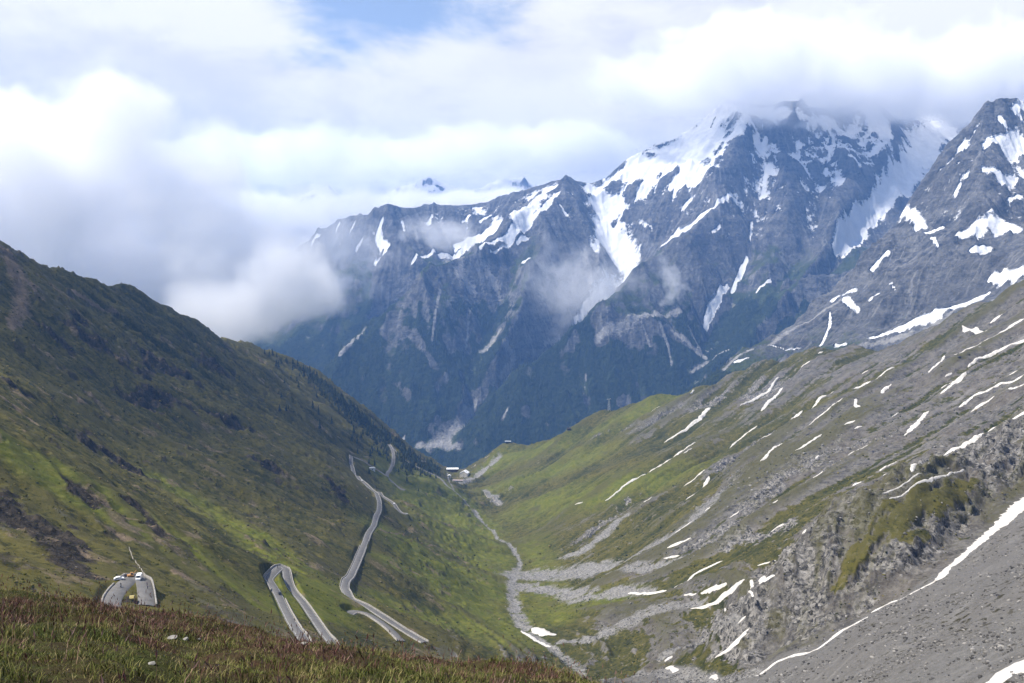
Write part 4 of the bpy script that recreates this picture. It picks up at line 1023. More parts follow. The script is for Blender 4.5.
def box(name, x0, x1, y0, y1, z0, z1, mat):
    co = np.array([(x, y, z) for z in (z0, z1) for y in (y0, y1) for x in (x0, x1)], float)
    f = np.array([(0, 2, 3, 1), (4, 5, 7, 6), (0, 1, 5, 4), (2, 6, 7, 3), (0, 4, 6, 2), (1, 3, 7, 5)])
    return mesh_np(name, co, f, mat, smooth=False)



class MB:
    """collects simple shaped pieces; build() links them as one mesh"""
    def __init__(s):
        s.v, s.f = [], []

    def add(s, v, f):
        n = len(s.v); s.v += [tuple(p) for p in v]; s.f += [tuple(i + n for i in q) for q in f]
        return s

    def box(s, x0, x1, y0, y1, z0, z1, taper=0.0):
        t = taper
        return s.add([(x0, y0, z0), (x1, y0, z0), (x1, y1, z0), (x0, y1, z0), (x0 + t, y0 + t, z1), (x1 - t, y0 + t, z1), (x1 - t, y1 - t, z1), (x0 + t, y1 - t, z1)],
                     [(3, 2, 1, 0), (4, 5, 6, 7), (0, 1, 5, 4), (1, 2, 6, 5), (2, 3, 7, 6), (3, 0, 4, 7)])

    def prism(s, prof, y0, y1):
        """profile in x,z swept along y"""
        n = len(prof)
        v = [(x, y0, z) for x, z in prof] + [(x, y1, z) for x, z in prof]
        f = [tuple(range(n)), tuple(range(2 * n - 1, n - 1, -1))] + [(i, i + n, (i + 1) % n + n, (i + 1) % n) for i in range(n)]
        return s.add(v, f)

    def tube(s, a, b, r0, r1=None, n=8):
        r1 = r0 if r1 is None else r1
        a = Vector(a); b = Vector(b); d = (b - a).normalized()
        u = d.orthogonal().normalized(); w = d.cross(u)
        v = []
        for c, r in ((a, r0), (b, r1)):
            for k in range(n):
                t = 2 * math.pi * k / n
                v.append(c + u * (r * math.cos(t)) + w * (r * math.sin(t)))
        f = [tuple(range(n - 1, -1, -1)), tuple(range(n, 2 * n))] + [(k, (k + 1) % n, (k + 1) % n + n, k + n) for k in range(n)]
        return s.add(v, f)

    def build(s, name, mat, parent=None, smooth=False, bevel=0.0):
        me = bpy.data.meshes.new(name); me.from_pydata(s.v, [], s.f)
        import bmesh
        bm = bmesh.new(); bm.from_mesh(me)
        bmesh.ops.recalc_face_normals(bm, faces=bm.faces)
        if bevel:
            bmesh.ops.bevel(bm, geom=list(bm.edges), offset=bevel, segments=2, affect='EDGES', profile=0.6)
        bm.to_mesh(me); bm.free()
        for p in me.polygons:
            p.use_smooth = smooth
        me.materials.append(mat)
        o = bpy.data.objects.new(name, me); COL.objects.link(o)
        if parent:
            o.parent = parent
        return o


def copy_tree(o, parent=None):
    c = o.copy(); COL.objects.link(c)
    if parent:
        c.parent = parent
    for ch in o.children:
        copy_tree(ch, c)
    return c


def gp(px, py):
    p = on_ground((px, py))[0]
    return Vector((float(p[0]), float(p[1]), float(p[2])))


# ------------------------------------------------------------------- roads
def mat_asphalt():
    m = N('worn asphalt'); p = m.pos()
    f = m.noise(p, 0.25, 5, 0.65); g = m.noise(p, 3.0, 3, 0.6)
    c = m.mix(m.rng(m.math('ADD', m.math('MULTIPLY', f, 0.6), m.math('MULTIPLY', g, 0.4)), 0.35, 0.65), (0.090, 0.087, 0.084), (0.165, 0.158, 0.152))
    return m.out(c, 0.85, spec=0.2)


M_ASPH = mat_asphalt()
M_ASPH2 = plain('dark new asphalt', (0.060, 0.060, 0.062), 0.85, 0.25, 0.4)
M_STONE = plain('dry stone', (0.24, 0.225, 0.205), 0.95, 0.35, 0.8)
M_LINE = plain('white road paint', (0.55, 0.55, 0.53), 0.8, 0.15, 2.0)


def frame2(c):
    t = np.gradient(c[:, :2], axis=0); t /= np.hypot(t[:, 0], t[:, 1])[:, None] + 1e-9
    return t, np.stack([-t[:, 1], t[:, 0]], 1)


def tilt(c, n, a):
    q = c[:, :2] + n * a
    return np.clip(0.6 * (ground0(q[:, 0], q[:, 1]) - ground0(c[:, 0], c[:, 1])), -3, 3)


for ri_, (c, wd) in enumerate(zip(road_lines, ROADW)):
    t, n = frame2(c)
    u = np.array([-0.5, -0.44, 0.0, 0.44, 0.5]) * wd
    zz = np.array([-0.35, 0.0, 0.10, 0.0, -0.35])
    co = np.stack([np.column_stack([c[:, :2] + n * a, c[:, 2] + b + tilt(c, n, a)]) for a, b in zip(u, zz)], 1)
    o = mesh_np('road', co.reshape(-1, 3), grid_faces(len(c), 5), M_ASPH if ri_ != 9 else M_ASPH2, smooth=False); tag(o, kind='structure')
    for sgn in ((-1, 1) if ri_ in (0, 6) else ()):
        e = sgn * (0.44 * wd - 0.35)
        co = np.stack([np.column_stack([c[:, :2] + n * (e + a), c[:, 2] + 0.02 + 0.10 * (1 - abs(e) / (0.44 * wd)) + tilt(c, n, e + a)]) for a in (-0.07, 0.07)], 1)
        o = mesh_np('road_marking', co.reshape(-1, 3), grid_faces(len(c), 2), M_LINE, smooth=False); tag(o, kind='structure')


def wall(ri, i0, i1, side, label, h=1.0, below=2.2):
    """stone parapet standing on the outer edge of a road"""
    c = road_lines[ri]; n0 = len(c)
    c = c[int(i0 * n0):max(int(i1 * n0), int(i0 * n0) + 3)]
    t, n = frame2(c)
    wd = ROADW[ri]
    a0 = side * (wd * 0.5 + 0.05); a1 = side * (wd * 0.5 + 0.65)
    prof = [(a0, -0.6), (a0, h), (a1, h), (a1 + side * 0.25, -below)]
    wob = 0.08 * np.sin(np.arange(len(c)) * 2.1) + 0.05 * np.sin(np.arange(len(c)) * 0.7)
    co = np.stack([np.column_stack([c[:, :2] + n * a, c[:, 2] + b + (wob if b > 0 else 0) + tilt(c, n, a)]) for a, b in prof], 1)
    f = grid_faces(len(c), 4)
    k = 4 * (len(c) - 1)
    f = np.concatenate([f, np.array([[0, 1, 2, 3], [k + 3, k + 2, k + 1, k]])])
    o = mesh_np('stone_wall', co.reshape(-1, 3), f, M_STONE, smooth=False)
    tag(o, label, 'wall', 'stone walls along the pass road')


wall(0, 0.02, 0.60, 1, 'long stone wall on the valley side of the winding middle road')
wall(0, 0.63, 1.0, 1, 'stone wall on the outer edge of the middle road below its sharp bend')
wall(0, 0.63, 1.0, -1, 'stone wall between the middle road and the lower hairpin beneath it', 0.5, 3.0)
wall(2, 0.03, 1.0, -1, 'stone wall on the grassy side of the lower hairpin road')
wall(6, 0.42, 1.0, 1, 'stone wall round the top and right leg of the narrow left hairpin')
wall(6, 0.02, 0.40, -1, 'stone wall on the inner side of the left leg of the narrow hairpin')
wall(3, 0.0, 0.62, 1, 'stone wall beside the short far road climbing to the dark trees')
wall(4, 0.0, 1.0, 1, 'stone wall along the short straight road below the upper hairpin')
wall(7, 0.52, 1.0, 1, 'pale stone wall beside the rounded road bend with the white van')
wall(7, 0.0, 0.45, 1, 'low kerb wall on the back of the rounded road bend', 0.35, 1.0)


# ---------------------------------------------------------------- footpath
def path_strip(pts, wd, name='path'):
    c = on_valley(*pts); c = densify(chaikin(c, 2), 3.0)
    t, n = frame2(c)
    rows = []
    for a in (-0.5, 0, 0.5):
        xy = c[:, :2] + n * (a * wd)
        rows.append(np.column_stack([xy, ground(xy[:, 0], xy[:, 1]) + (0.30 if a == 0 else 0.08)]))
    o = mesh_np(name, np.stack(rows, 1).reshape(-1, 3), grid_faces(len(c), 3), M_PATH); tag(o, kind='structure')


M_PATH = plain('trodden gravel', (0.27, 0.24, 0.20), 0.95, 0.3, 0.5)
path_strip([(129, 548), (132, 556), (136, 564), (141, 572), (146, 577)], 0.55)
path_strip([(471, 469), (480, 463), (488, 457), (494, 452)], 3.0)
path_strip([(482, 491), (487, 496), (494, 500), (500, 502)], 2.5)


# -------------------------------------------------------------------- snow
def mat_snow():
    m = N('old snow'); p = m.pos()
    f = m.noise(p, 0.22, 5, 0.65); g = m.noise(p, 1.3, 4, 0.6)
    c = m.mix(m.rng(f, 0.42, 0.66), (0.60, 0.575, 0.54), (0.42, 0.39, 0.355))
    c = m.mix(m.math('MULTIPLY', m.rng(g, 0.56, 0.66), 0.6), c, (0.30, 0.27, 0.24))
    return m.out(c, 0.6, m.math('ADD', m.math('MULTIPLY', f, 0.8), m.math('MULTIPLY', g, 0.15)), 1.0, 0.6, spec=0.3)


M_SNOW = mat_snow()
SMALL_SNOW = 'small thin snow streak, one of many scattered over the stony right slope'
for k, ((lab, pts), ln) in enumerate(zip(SNOW, snow_world)):
    Y = ln[:, 1].mean()
    q = densify(np.column_stack([ln[:, :2], ln[:, 3]]), max(1.0, Y / 900 * 1.2))
    if len(q) < 4:
        q = densify(np.column_stack([ln[:, :2], ln[:, 3]]), 0.6)
    t, n = frame2(q)
    s = np.linspace(0, 1, len(q)); L = len(q) * Y / 900 * 1.2
    px = Y / 900.0
    end = np.clip(np.minimum(s, 1 - s) * len(q) / 3.0, 0.12, 1) ** 0.6
    U = np.linspace(-1, 1, 13)
    rows = []
    for u in U:
        sg = 1 if u > 0 else -1
        jag = 1 + 0.26 * fbm(q[:, 0] / (7 * px) + sg * 40 + k * 7.7, q[:, 1] / (7 * px) + k * 3.1, 4, 900)
        hw = q[:, 2] * 0.5 * 0.88 * end * np.clip(jag, 0.35, 1.7)
        xy = q[:, :2] + n * (u * hw)[:, None]
        pit = fbm(xy[:, 0] / (3.2 * px) + 3.3 * k, xy[:, 1] / (3.2 * px), 4, 950, 0.6)
        th = np.maximum(px, 0.10 * hw) * (0.80 * (1 - abs(u) ** 2.5) - 0.16 + (0.46 if ln[:, 3].max() < 9 * px else 0.05) * np.minimum(pit, 0.25)) * np.clip(end, 0.4, 1)
        rows.append(np.column_stack([xy, ground(xy[:, 0], xy[:, 1]) + th]))
    co = np.stack(rows, 1)
    # snow bridges the small roughness of the ground
    zz = co[:, :, 2]
    zz[1:-1] = np.maximum(zz[1:-1], 0.25 * zz[:-2] + 0.5 * zz[1:-1] + 0.25 * zz[2:])
    o = mesh_np('snow_patch', co.reshape(-1, 3), grid_faces(len(q), 13), M_SNOW)
    if lab == S_:
        tag(o, SMALL_SNOW, 'snow patch', 'small snow streaks on the right slope')
    else:
        tag(o, lab, 'snow patch')

# ------------------------------------------------------------------- trees
M_NEEDLE = plain('spruce needles', (0.011, 0.019, 0.009), 0.9, 0.45, 0.9)
M_BARK = plain('spruce bark', (0.09, 0.065, 0.045), 0.95, 0.3, 2.0)


def conifer(seed, h=12.0):
    r = random.Random(seed)
    mb = MB(); tiers = 8
    for k in range(tiers):
        f = k / tiers
        z0 = h * (0.10 + 0.86 * f); z1 = z0 + h * (0.23 - 0.07 * f)
        rad = h * 0.17 * (1 - f) ** 0.85 + 0.12
        n = 9; v = []
        ph = r.random() * 6.3
        for i in range(n):
            a = ph + 2 * math.pi * i / n + r.uniform(-.25, .25)
            q = rad * (r.uniform(0.55, 1.2) if i % 2 else r.uniform(0.35, 0.75))
            v.append((q * math.cos(a), q * math.sin(a), z0 - r.uniform(0, 0.05) * h))
        v.append((r.uniform(-.1, .1), r.uniform(-.1, .1), z1))
        mb.add(v, [(i, (i + 1) % n, n) for i in range(n)] + [tuple(range(n - 1, -1, -1))])
    return mb


conifers = []
for k in range(4):
    t = empty('conifer', (0, 0, 0))
    conifer(k).build('crown', M_NEEDLE, t)
    MB().tube((0, 0, -0.8), (0, 0, 11.0), 0.22, 0.04, 6).build('trunk', M_BARK, t)
    conifers.append(t)
cl = np.array(crest_left)
tr = np.random.default_rng(21)
cand = []
for k in range(520):
    x = 262 + 170 * tr.random() ** 0.55
    yc = np.interp(x, [240, 274, 313, 352, 391, 405, 425, 440], [345, 355, 372, 404, 439, 450, 461, 467])
    spread = np.interp(x, [262, 320, 360, 400, 440], [6, 8, 10, 11, 5])
    y = yc + 1 + abs(tr.normal()) * spread if k % 5 else yc + tr.random() * 55 * (x < 380)
    cand.append((x, y))
hits = on_ground(*cand)
used = 0
TREE_LABEL = 'dark green conifer among the many along the left mountain ridge'
for (x, y), p in zip(cand, hits):
    if p[1] > 3300 or p[1] < 1500 or used >= 298:
        continue
    if any(np.min(np.hypot(c[:, 0] - p[0], c[:, 1] - p[1])) < 10 for c in road_lines):
        continue
    o = conifers[used] if used < 4 else copy_tree(conifers[used % 4])
    o.location = (float(p[0]), float(p[1]), float(ground(p[0:1], p[1:2])[0]))
    s = float(tr.uniform(0.7, 1.6)); o.scale = (s * 1.5, s * 1.5, s); o.rotation_euler = (0, 0, float(tr.random() * 6.28))
    tag(o, TREE_LABEL, 'conifer', 'conifers along the left ridge')
    used += 1

# the rest of the ridge's conifers, too many and too small to count
wc = []
for k in range(1100):
    x = 300 + 140 * tr.random() ** 0.7
    yc = np.interp(x, [240, 274, 313, 352, 391, 405, 425, 440], [345, 355, 372, 404, 439, 450, 461, 467])
    wc.append((x, yc + 1 + abs(tr.normal()) * np.interp(x, [300, 360, 400, 440], [4, 9, 10, 5])))
wh = on_ground(*wc)
okw = (wh[:, 1] > 1700) & (wh[:, 1] < 3200)
for c in road_lines:
    okw &= np.array([np.min(np.hypot(c[:, 0] - p[0], c[:, 1] - p[1])) > 9 for p in wh])
wh = wh[okw]; nW = len(wh)
wz = ground(wh[:, 0], wh[:, 1]); wh_ = tr.uniform(5, 13, nW)
wv, wf = [], []
for q, (zb, zt, rr_) in enumerate(((0.08, 0.62, 0.24), (0.40, 1.0, 0.16))):
    for k in range(7):
        a = tr.random(nW) * 0.6 + k * 2 * np.pi / 7; r_ = wh_ * rr_ * tr.uniform(0.6, 1.15, nW)
        wv.append(np.stack([wh[:, 0] + r_ * np.cos(a), wh[:, 1] + r_ * np.sin(a), wz + wh_ * zb], 1))
    wv.append(np.stack([wh[:, 0], wh[:, 1], wz + wh_ * zt], 1))
b = np.arange(nW)[:, None] * 16
F = np.concatenate([b + 8 * q + np.array([k, (k + 1) % 7, 7]) for q in range(2) for k in range(7)])
o = mesh_np('conifer_wood', np.stack(wv, 1).reshape(-1, 3), F, M_NEEDLE, smooth=False)
tag(o, kind='stuff', label='mass of small dark conifers clothing the foot of the left ridge', cat='conifer wood')

# far woods: one mass
fv, ff = [], []
fr = np.random.default_rng(5)
for g, z, m, cnt, ymax in ((MG, Zm, forest, 40000, 5600), (RG, Zr, forr, 3000, 4200)):
    w = np.clip(m - 0.25, 0, 1) * (g.Y < ymax); w = w.ravel() / w.sum()
    idx = fr.choice(len(w), cnt, p=w)
    x = g.X.ravel()[idx] + fr.uniform(-.5, .5, cnt) * g.h; y = g.Y.ravel()[idx] + fr.uniform(-.5, .5, cnt) * g.h
    zz = g.sample(z, x, y); h = fr.uniform(12, 24, cnt); r = h * fr.uniform(0.14, 0.22, cnt)
    a = fr.random(cnt) * 6.28
    ring = [np.stack([x + r * np.cos(a + k * 2 * np.pi / 5), y + r * np.sin(a + k * 2 * np.pi / 5), zz + h * 0.02], 1) for k in range(5)]
    tip = np.stack([x, y, zz + h], 1)
    fv.append(np.stack(ring + [tip], 1).reshape(-1, 3))
n = sum(len(v) for v in fv) // 6
b = np.arange(n)[:, None] * 6
F = np.concatenate([b + np.array([k, (k + 1) % 5, 5]) for k in range(5)])
o = mesh_np('forest', np.concatenate(fv), F, M_NEEDLE, smooth=False); tag(o, kind='stuff', label='dark conifer forest on the foot of the far mountains', cat='forest')

# ============================================================= FOREGROUND
FG = Grid(-60, 60, -16, 150, 0.25)
fl0 = [(-60, -16, 3.5), (0, -16, 3.2), (60, -16, -1), (-60, 0, -1.0), (-20, 0, -1.4), (0, 0, -1.7), (20, 0, -7), (60, 0, -30), (-60, 12, -7), (60, 12, -38)]
bot = PL((-300, 700, 8.6), (0, 690, 9.2), (150, 690, 10), (300, 690, 11), (450, 690, 13), (600, 692, 16))
crest_f = PL((-420, 560, 26), (-150, 572, 26), (0, 583, 26), (80, 594, 26), (160, 606, 26), (230, 620, 25.5), (300, 636, 25), (380, 649, 24), (460, 660, 23), (540, 673, 22), (620, 690, 21), (720, 715, 20))
drop_f = [(p[0] * 1.25, p[1] + 16, p[2] - 9.5) for p in crest_f]
drop2 = [(p[0] * 1.6, p[1] + 55, p[2] - 40) for p in crest_f]
fpts = [(-60, 40, -14), (-60, 150, -90), (60, 150, -150), (60, 60, -75), (60, 30, -52), (0, 150, -135)]
Zg = tin([bot, crest_f, drop_f, drop2], fl0 + fpts, FG)
Zg = blur(Zg, 7, 3)
Zg += 0.30 * fbm(FG.X / 2.6, FG.Y / 2.6, 4, 501) + 0.35 * fbm(FG.X / 9, FG.Y / 9, 3, 511)
Zg[(np.hypot(FG.X, FG.Y) < 3)] -= 0.15


def fore(x, y):
    return FG.sample(Zg, x, y)


m = N('hill soil'); p = m.pos()
fa = m.noise(p, 0.5, 6, 0.7); fb = m.noise(p, 4.0, 5, 0.7)
c = m.mix(m.rng(fa, 0.4, 0.6), (0.035, 0.042, 0.012), (0.060, 0.030, 0.022))
c = m.mix(m.rng(fb, 0.4, 0.7), c, (0.030, 0.026, 0.014))
M_SOIL = m.out(c, 0.95, fb, 0.1, 1.0, spec=0.05)
hill = mesh_np('hillside', np.stack([FG.X, FG.Y, Zg], -1).reshape(-1, 3), grid_faces(FG.ny, FG.nx), M_SOIL); tag(hill, kind='structure')

gr = np.random.default_rng(77)


def blades(n, hmin, hmax, w, lean, keep, seed):
    r = np.random.default_rng(seed)
    x = r.uniform(-30, 12, n); y = r.uniform(6.5, 40, n)
    k = r.random(n) < keep(x, y)
    x = x[k]; y = y[k]; n = len(x)
    z = fore(x, y) - 0.02
    h = r.uniform(hmin, hmax, n) * (0.55 + 0.8 * sstep(-0.3, 0.4, fbm(x / 2.2, y / 2.2, 2, seed)) + 0.9 * sstep(0.05, 0.5, fbm(x / 0.55, y / 0.55, 2, seed + 3)))
    a = r.random(n) * 2 * np.pi
    la = r.uniform(-3.14, 3.14, n); ll = r.uniform(0.15, 1.0, n) * lean * h
    ux, uy = np.cos(a) * w * 0.5, np.sin(a) * w * 0.5
    lx, ly = np.cos(la) * ll, np.sin(la) * ll
    B = np.stack([x, y, z], 1)
    s = r.uniform(0.6, 1.5, n)
    U = np.stack([ux * s, uy * s, 0 * x], 1); Lm = np.stack([lx * 0.3, ly * 0.3, h * 0.6], 1); Lt = np.stack([lx, ly, h * 0.98], 1)
    return B, U, Lm, Lt, r.random(n)


def mesh_blades(name, B, U, Lm, Lt, tint, mat):
    n = len(B)
    co = np.stack([B - U, B + U, B + Lm + U * 0.8, B + Lm - U * 0.8, B + Lt], 1).reshape(-1, 3)
    b = np.arange(n)[:, None] * 5
    F = np.concatenate([b + np.array([0, 1, 2]), b + np.array([0, 2, 3]), b + np.array([3, 2, 4])])
    return mesh_np(name, co, F, mat, smooth=False, attrs=dict(tint=np.repeat(tint, 5), tall=np.tile([0, 0, .6, .6, 1.0], n)))


red = lambda x, y: np.clip(sstep(-0.22, 0.38, 1.5 * fbm(x / 3.0, y / 3.0, 4, 601) + 0.075 * (y - 19.5)), 0, 1)
B, U, Lm, Lt, t = blades(620000, 0.035, 0.115, 0.010, 1.1, lambda x, y: 1 - 0.55 * red(x, y), 11)
m = N('grass blades'); tt = m.attr('tint'); big = m.noise(m.pos(), 0.9, 5, 0.65)
c = m.ramp(m.math('ADD', m.math('MULTIPLY', tt, 0.6), m.math('MULTIPLY', m.rng(big, 0.36, 0.64), 0.5)), (0.0, (0.034, 0.048, 0.010)), (0.40, (0.088, 0.106, 0.020)), (0.72, (0.165, 0.155, 0.042)), (1.0, (0.340, 0.265, 0.140)))
gmat = m.out(c, 0.7, spec=0.2)
o = mesh_blades('grass', B, U, Lm, Lt, t, gmat); tag(o, kind='stuff', label='rough green grass covering the near hillside', cat='grass')
B, U, Lm, Lt, t = blades(380000, 0.045, 0.14, 0.011, 1.0, lambda x, y: red(x, y), 12)
m = N('heather sprigs'); tt = m.attr('tint')
c = m.ramp(tt, (0.0, (0.042, 0.022, 0.018)), (0.4, (0.135, 0.060, 0.054)), (0.75, (0.220, 0.115, 0.098)), (1.0, (0.380, 0.260, 0.210)))
c = m.mix(m.rng(m.attr('tall'), 0.0, 0.7, 0.6, 0.0), c, (0.040, 0.044, 0.014))
hmat = m.out(c, 0.8, spec=0.1)
o = mesh_blades('heather', B, U, Lm, Lt, t, hmat); tag(o, kind='stuff', label='reddish brown heather along the crest of the near hillside', cat='heather')
# tall seeding stalks
B, U, Lm, Lt, t = blades(11000, 0.14, 0.40, 0.007, 0.45, lambda x, y: 0.25 + 0.75 * red(x, y), 13)
n = len(B)
hd = np.stack([0.018 * np.ones(n), 0 * t, 0 * t], 1)
b = np.arange(n)[:, None]
co1 = np.stack([B - U, B + U, B + Lm + U * .8, B + Lm - U * .8, B + Lt], 1)
T = B + Lt; dz = (Lt - Lm); dz /= np.linalg.norm(dz, axis=1)[:, None]
side = np.stack([dz[:, 1], -dz[:, 0], 0 * t], 1); side /= np.linalg.norm(side, axis=1)[:, None] + 1e-6
s2 = np.cross(dz, side)
hl = 0.10
co2 = [T - dz * hl, T - dz * hl * .5 + side * .013, T - dz * hl * .5 - side * .013, T + dz * .03, T - dz * hl * .5 + s2 * .013, T - dz * hl * .5 - s2 * .013]
co = np.concatenate([co1, np.stack(co2, 1)], 1).reshape(-1, 3)
b = b * 11
F = np.concatenate([b + np.array(q) for q in ([0, 1, 2], [0, 2, 3], [3, 2, 4], [5, 6, 8], [5, 8, 7], [5, 9, 8], [5, 8, 10])])
o = mesh_np('seeding_grass', co, F, hmat, smooth=False, attrs=dict(tint=np.repeat(np.clip(t * .6 + .4, 0, 1), 11), tall=np.ones(n * 11)))
tag(o, kind='stuff', label='tall seeding grass stalks standing out along the crest', cat='grass')


def on_hill(px, py):
    return march(np.array([px]), np.array([py]), fore, 4.0, 60.0, 1500)[0]


M_PALE = plain('pale limestone', (0.22, 0.21, 0.19), 0.9, 0.25, 5.0)


def stone(name, p, size, seed, mat, label, group=None, flat=0.6, embed=0.25):
    import bmesh
    r = random.Random(seed)
    bm = bmesh.new(); bmesh.ops.create_icosphere(bm, subdivisions=3, radius=1.0)
    cuts = [(Vector((r.gauss(0, 1), r.gauss(0, 1), r.gauss(0, 1))).normalized(), r.uniform(0.45, 0.85)) for _ in range(9)]
    for v in bm.verts:
        for nrm, d in cuts:
            q = v.co.dot(nrm)
            if q > d:
                v.co -= nrm * (q - d) * 0.92
        v.co *= 1 + r.uniform(-.03, .03)
        v.co.z *= flat
        v.co *= size
    me = bpy.data.meshes.new(name); bm.to_mesh(me); bm.free(); me.materials.append(mat)
    o = bpy.data.objects.new(name, me); COL.objects.link(o)
    o.location = (p[0], p[1], p[2] + size * flat * (1 - 2 * embed)); o.rotation_euler = (r.uniform(-.2, .2), r.uniform(-.2, .2), r.random() * 6)
    return tag(o, label, 'stone', group)


for k, (px, py, s, lab) in enumerate(((172, 639, .11, 'flat pale stone lying in the red heather, left of a smaller one'), (186, 640, .07, 'smaller pale stone just right of the flat one in the heather'),
                                      (152, 664, .05, 'little white stone in the green grass near the bottom edge'), (304, 645, .12, 'slanting white stone on the crest below the left hairpin'), (199, 640, .06, 'tiny pale stone at the end of the row in the heather'))):
    p = on_hill(px, py)
    stone('stone', p, s, 40 + k, M_PALE, lab, flat=0.45, embed=0.22)

# ================================================================== CLOUDS
def ico(name, loc, rad, mat, sub=3):
    import bmesh
    bm = bmesh.new(); bmesh.ops.create_icosphere(bm, subdivisions=sub, radius=1.0)
    me = bpy.data.meshes.new(name); bm.to_mesh(me); bm.free(); me.materials.append(mat)
    o = bpy.data.objects.new(name, me); COL.objects.link(o)
    o.location = loc; o.scale = rad
    return o


def cloud_mat(name, puffs, size, dens, thr=0.0, wisp=1.0, detail=6, step=None):
    """billows: puffs are (centre, radii); their edge is torn by turbulence"""
    m = N(name); p = m.pos()
    best = None
    for c, r in puffs:
        d = m.vmath('LENGTH', m.vmath('DIVIDE', m.vmath('SUBTRACT', p, tuple(c)), tuple(r)))
        f = m.math('SUBTRACT', 1.0, d)
        best = f if best is None else m.math('SMOOTH_MAX', best, f, 0.25)
    n = m.noise(p, 1.0 / size, detail, 0.58, dist=0.2)
    v = m.math('ADD', best, m.math('MULTIPLY', m.math('SUBTRACT', n, 0.5), 2.6 * wisp))
    v = m.math('MULTIPLY', m.rng(v, thr, thr + 0.42, smooth=True), dens)
    pv = m.n('ShaderNodeVolumePrincipled', ins={'Color': (0.995, 0.995, 1.0), 'Density': v, 'Anisotropy': 0.0})
    o = m.n('ShaderNodeOutputMaterial'); m.t.links.new(pv.outputs[0], o.inputs['Volume'])
    return m.mat


def cloud(puffs_px, Y, label, size, dens, depth=0.8, thr=0.0, wisp=1.0, detail=6, group=None):
    puffs = []
    for px, py, rx, ry, *dy in puffs_px:
        yy = Y + (dy[0] if dy else 0)
        puffs.append((P(px, py, yy), (rx * yy / FPX, depth * max(rx, ry) * yy / FPX, ry * yy / FPX)))
    mat = cloud_mat('cloud vapour', puffs, size, dens, thr, wisp, detail)
    lo = np.array([np.array(c) - np.array(r) * 1.35 for c, r in puffs]).min(0); hi = np.array([np.array(c) + np.array(r) * 1.35 for c, r in puffs]).max(0)
    if len(puffs) == 1:
        o = ico('cloud', tuple((lo + hi) / 2), tuple((hi - lo) / 2), mat)
    else:
        o = box('cloud', lo[0], hi[0], lo[1], hi[1], lo[2], hi[2], mat)
    tag(o, label, 'cloud', group)
    o['kind'] = 'stuff'
    return o


cloud([(40, 190, 120, 95), (112, 128, 74, 58), (165, 195, 76, 76), (70, 285, 165, 80, 200), (222, 268, 82, 64), (285, 283, 66, 52, -100), (215, 315, 56, 40, -300), (-60, 200, 160, 140)], 3300,
      'great white cloud bank pouring over the left ridge', 300.0, 0.0078, 0.7, -0.05, 1.0, 11)
cloud([(760, 73, 130, 45), (880, 90, 130, 43), (1000, 66, 110, 44), (690, 80, 90, 38)], 6500, 'flat grey white cloud cap resting on the snowy summit ridge', 380.0, 0.0050, 0.9, 0.0, 1.0, 9)
cloud([(588, 285, 66, 50)], 5250, 'thin mist veil hanging in the snow basin below the summit', 230.0, 0.0016, 0.8, 0.05, 1.4, 8)
cloud([(672, 284, 19, 22)], 4700, 'small torn puff of cloud in front of the dark rock face', 90.0, 0.005, 0.8, 0.1, 1.5, 8)
cloud([(445, 234, 42, 18)], 5700, 'small torn mist patch by the snow streaks of the left shoulder', 150.0, 0.0032, 0.8, 0.05, 1.4, 8)
cloud([(330, 250, 66, 44), (300, 215, 66, 30)], 5600, 'pale ragged mist in front of the left rocky shoulder', 220.0, 0.0025, 0.7, 0.05, 1.3, 8)
cloud([(230, 226, 130, 30), (420, 210, 120, 19), (530, 208, 70, 19)], 8300, 'long white cloud layer below the far snowy peaks', 420.0, 0.0055, 1.0, 0.02, 1.0)
cloud([(300, 162, 160, 24), (480, 154, 120, 24), (560, 148, 80, 26)], 9600, 'white cloud layer just above the far snowy peaks', 500.0, 0.004, 1.0, 0.05, 0.9)

# unseen cloud added above the haze to shade the upper left slope
def shade_cloud(pts, label, size, dens):
    puffs = []
    for (px, py, Y, rx, ry, rz_) in pts:
        q = Vector(P(px, py, Y)); q = q + sd0 * ((1760 - q.z) / sd0.z)
        puffs.append((tuple(q), (rx, ry, rz_)))
    mat = cloud_mat('cloud vapour', puffs, size, dens, 0.0, 0.9, 6)
    lo = np.array([np.array(c) - np.array(r) * 1.35 for c, r in puffs]).min(0); hi = np.array([np.array(c) + np.array(r) * 1.35 for c, r in puffs]).max(0)
    lo[2] = max(lo[2], 1430)
    o = box('cloud', lo[0], hi[0], lo[1], hi[1], lo[2], hi[2], mat); tag(o, label, 'cloud'); o['kind'] = 'stuff'
    return o


_a, _e = math.radians(SUN_AZ_D), math.radians(SUN_EL_D)
sd0 = Vector((math.sin(_a) * math.cos(_e), math.cos(_a) * math.cos(_e), math.sin(_e)))
shade_cloud([(60, 330, 1150, 260, 330, 190), (190, 390, 1500, 270, 330, 200), (275, 408, 1750, 190, 200, 170), (390, 545, 1350, 110, 170, 120)], 'unseen cloud added high over the left ridge to shade its slope', 260.0, 0.0025)

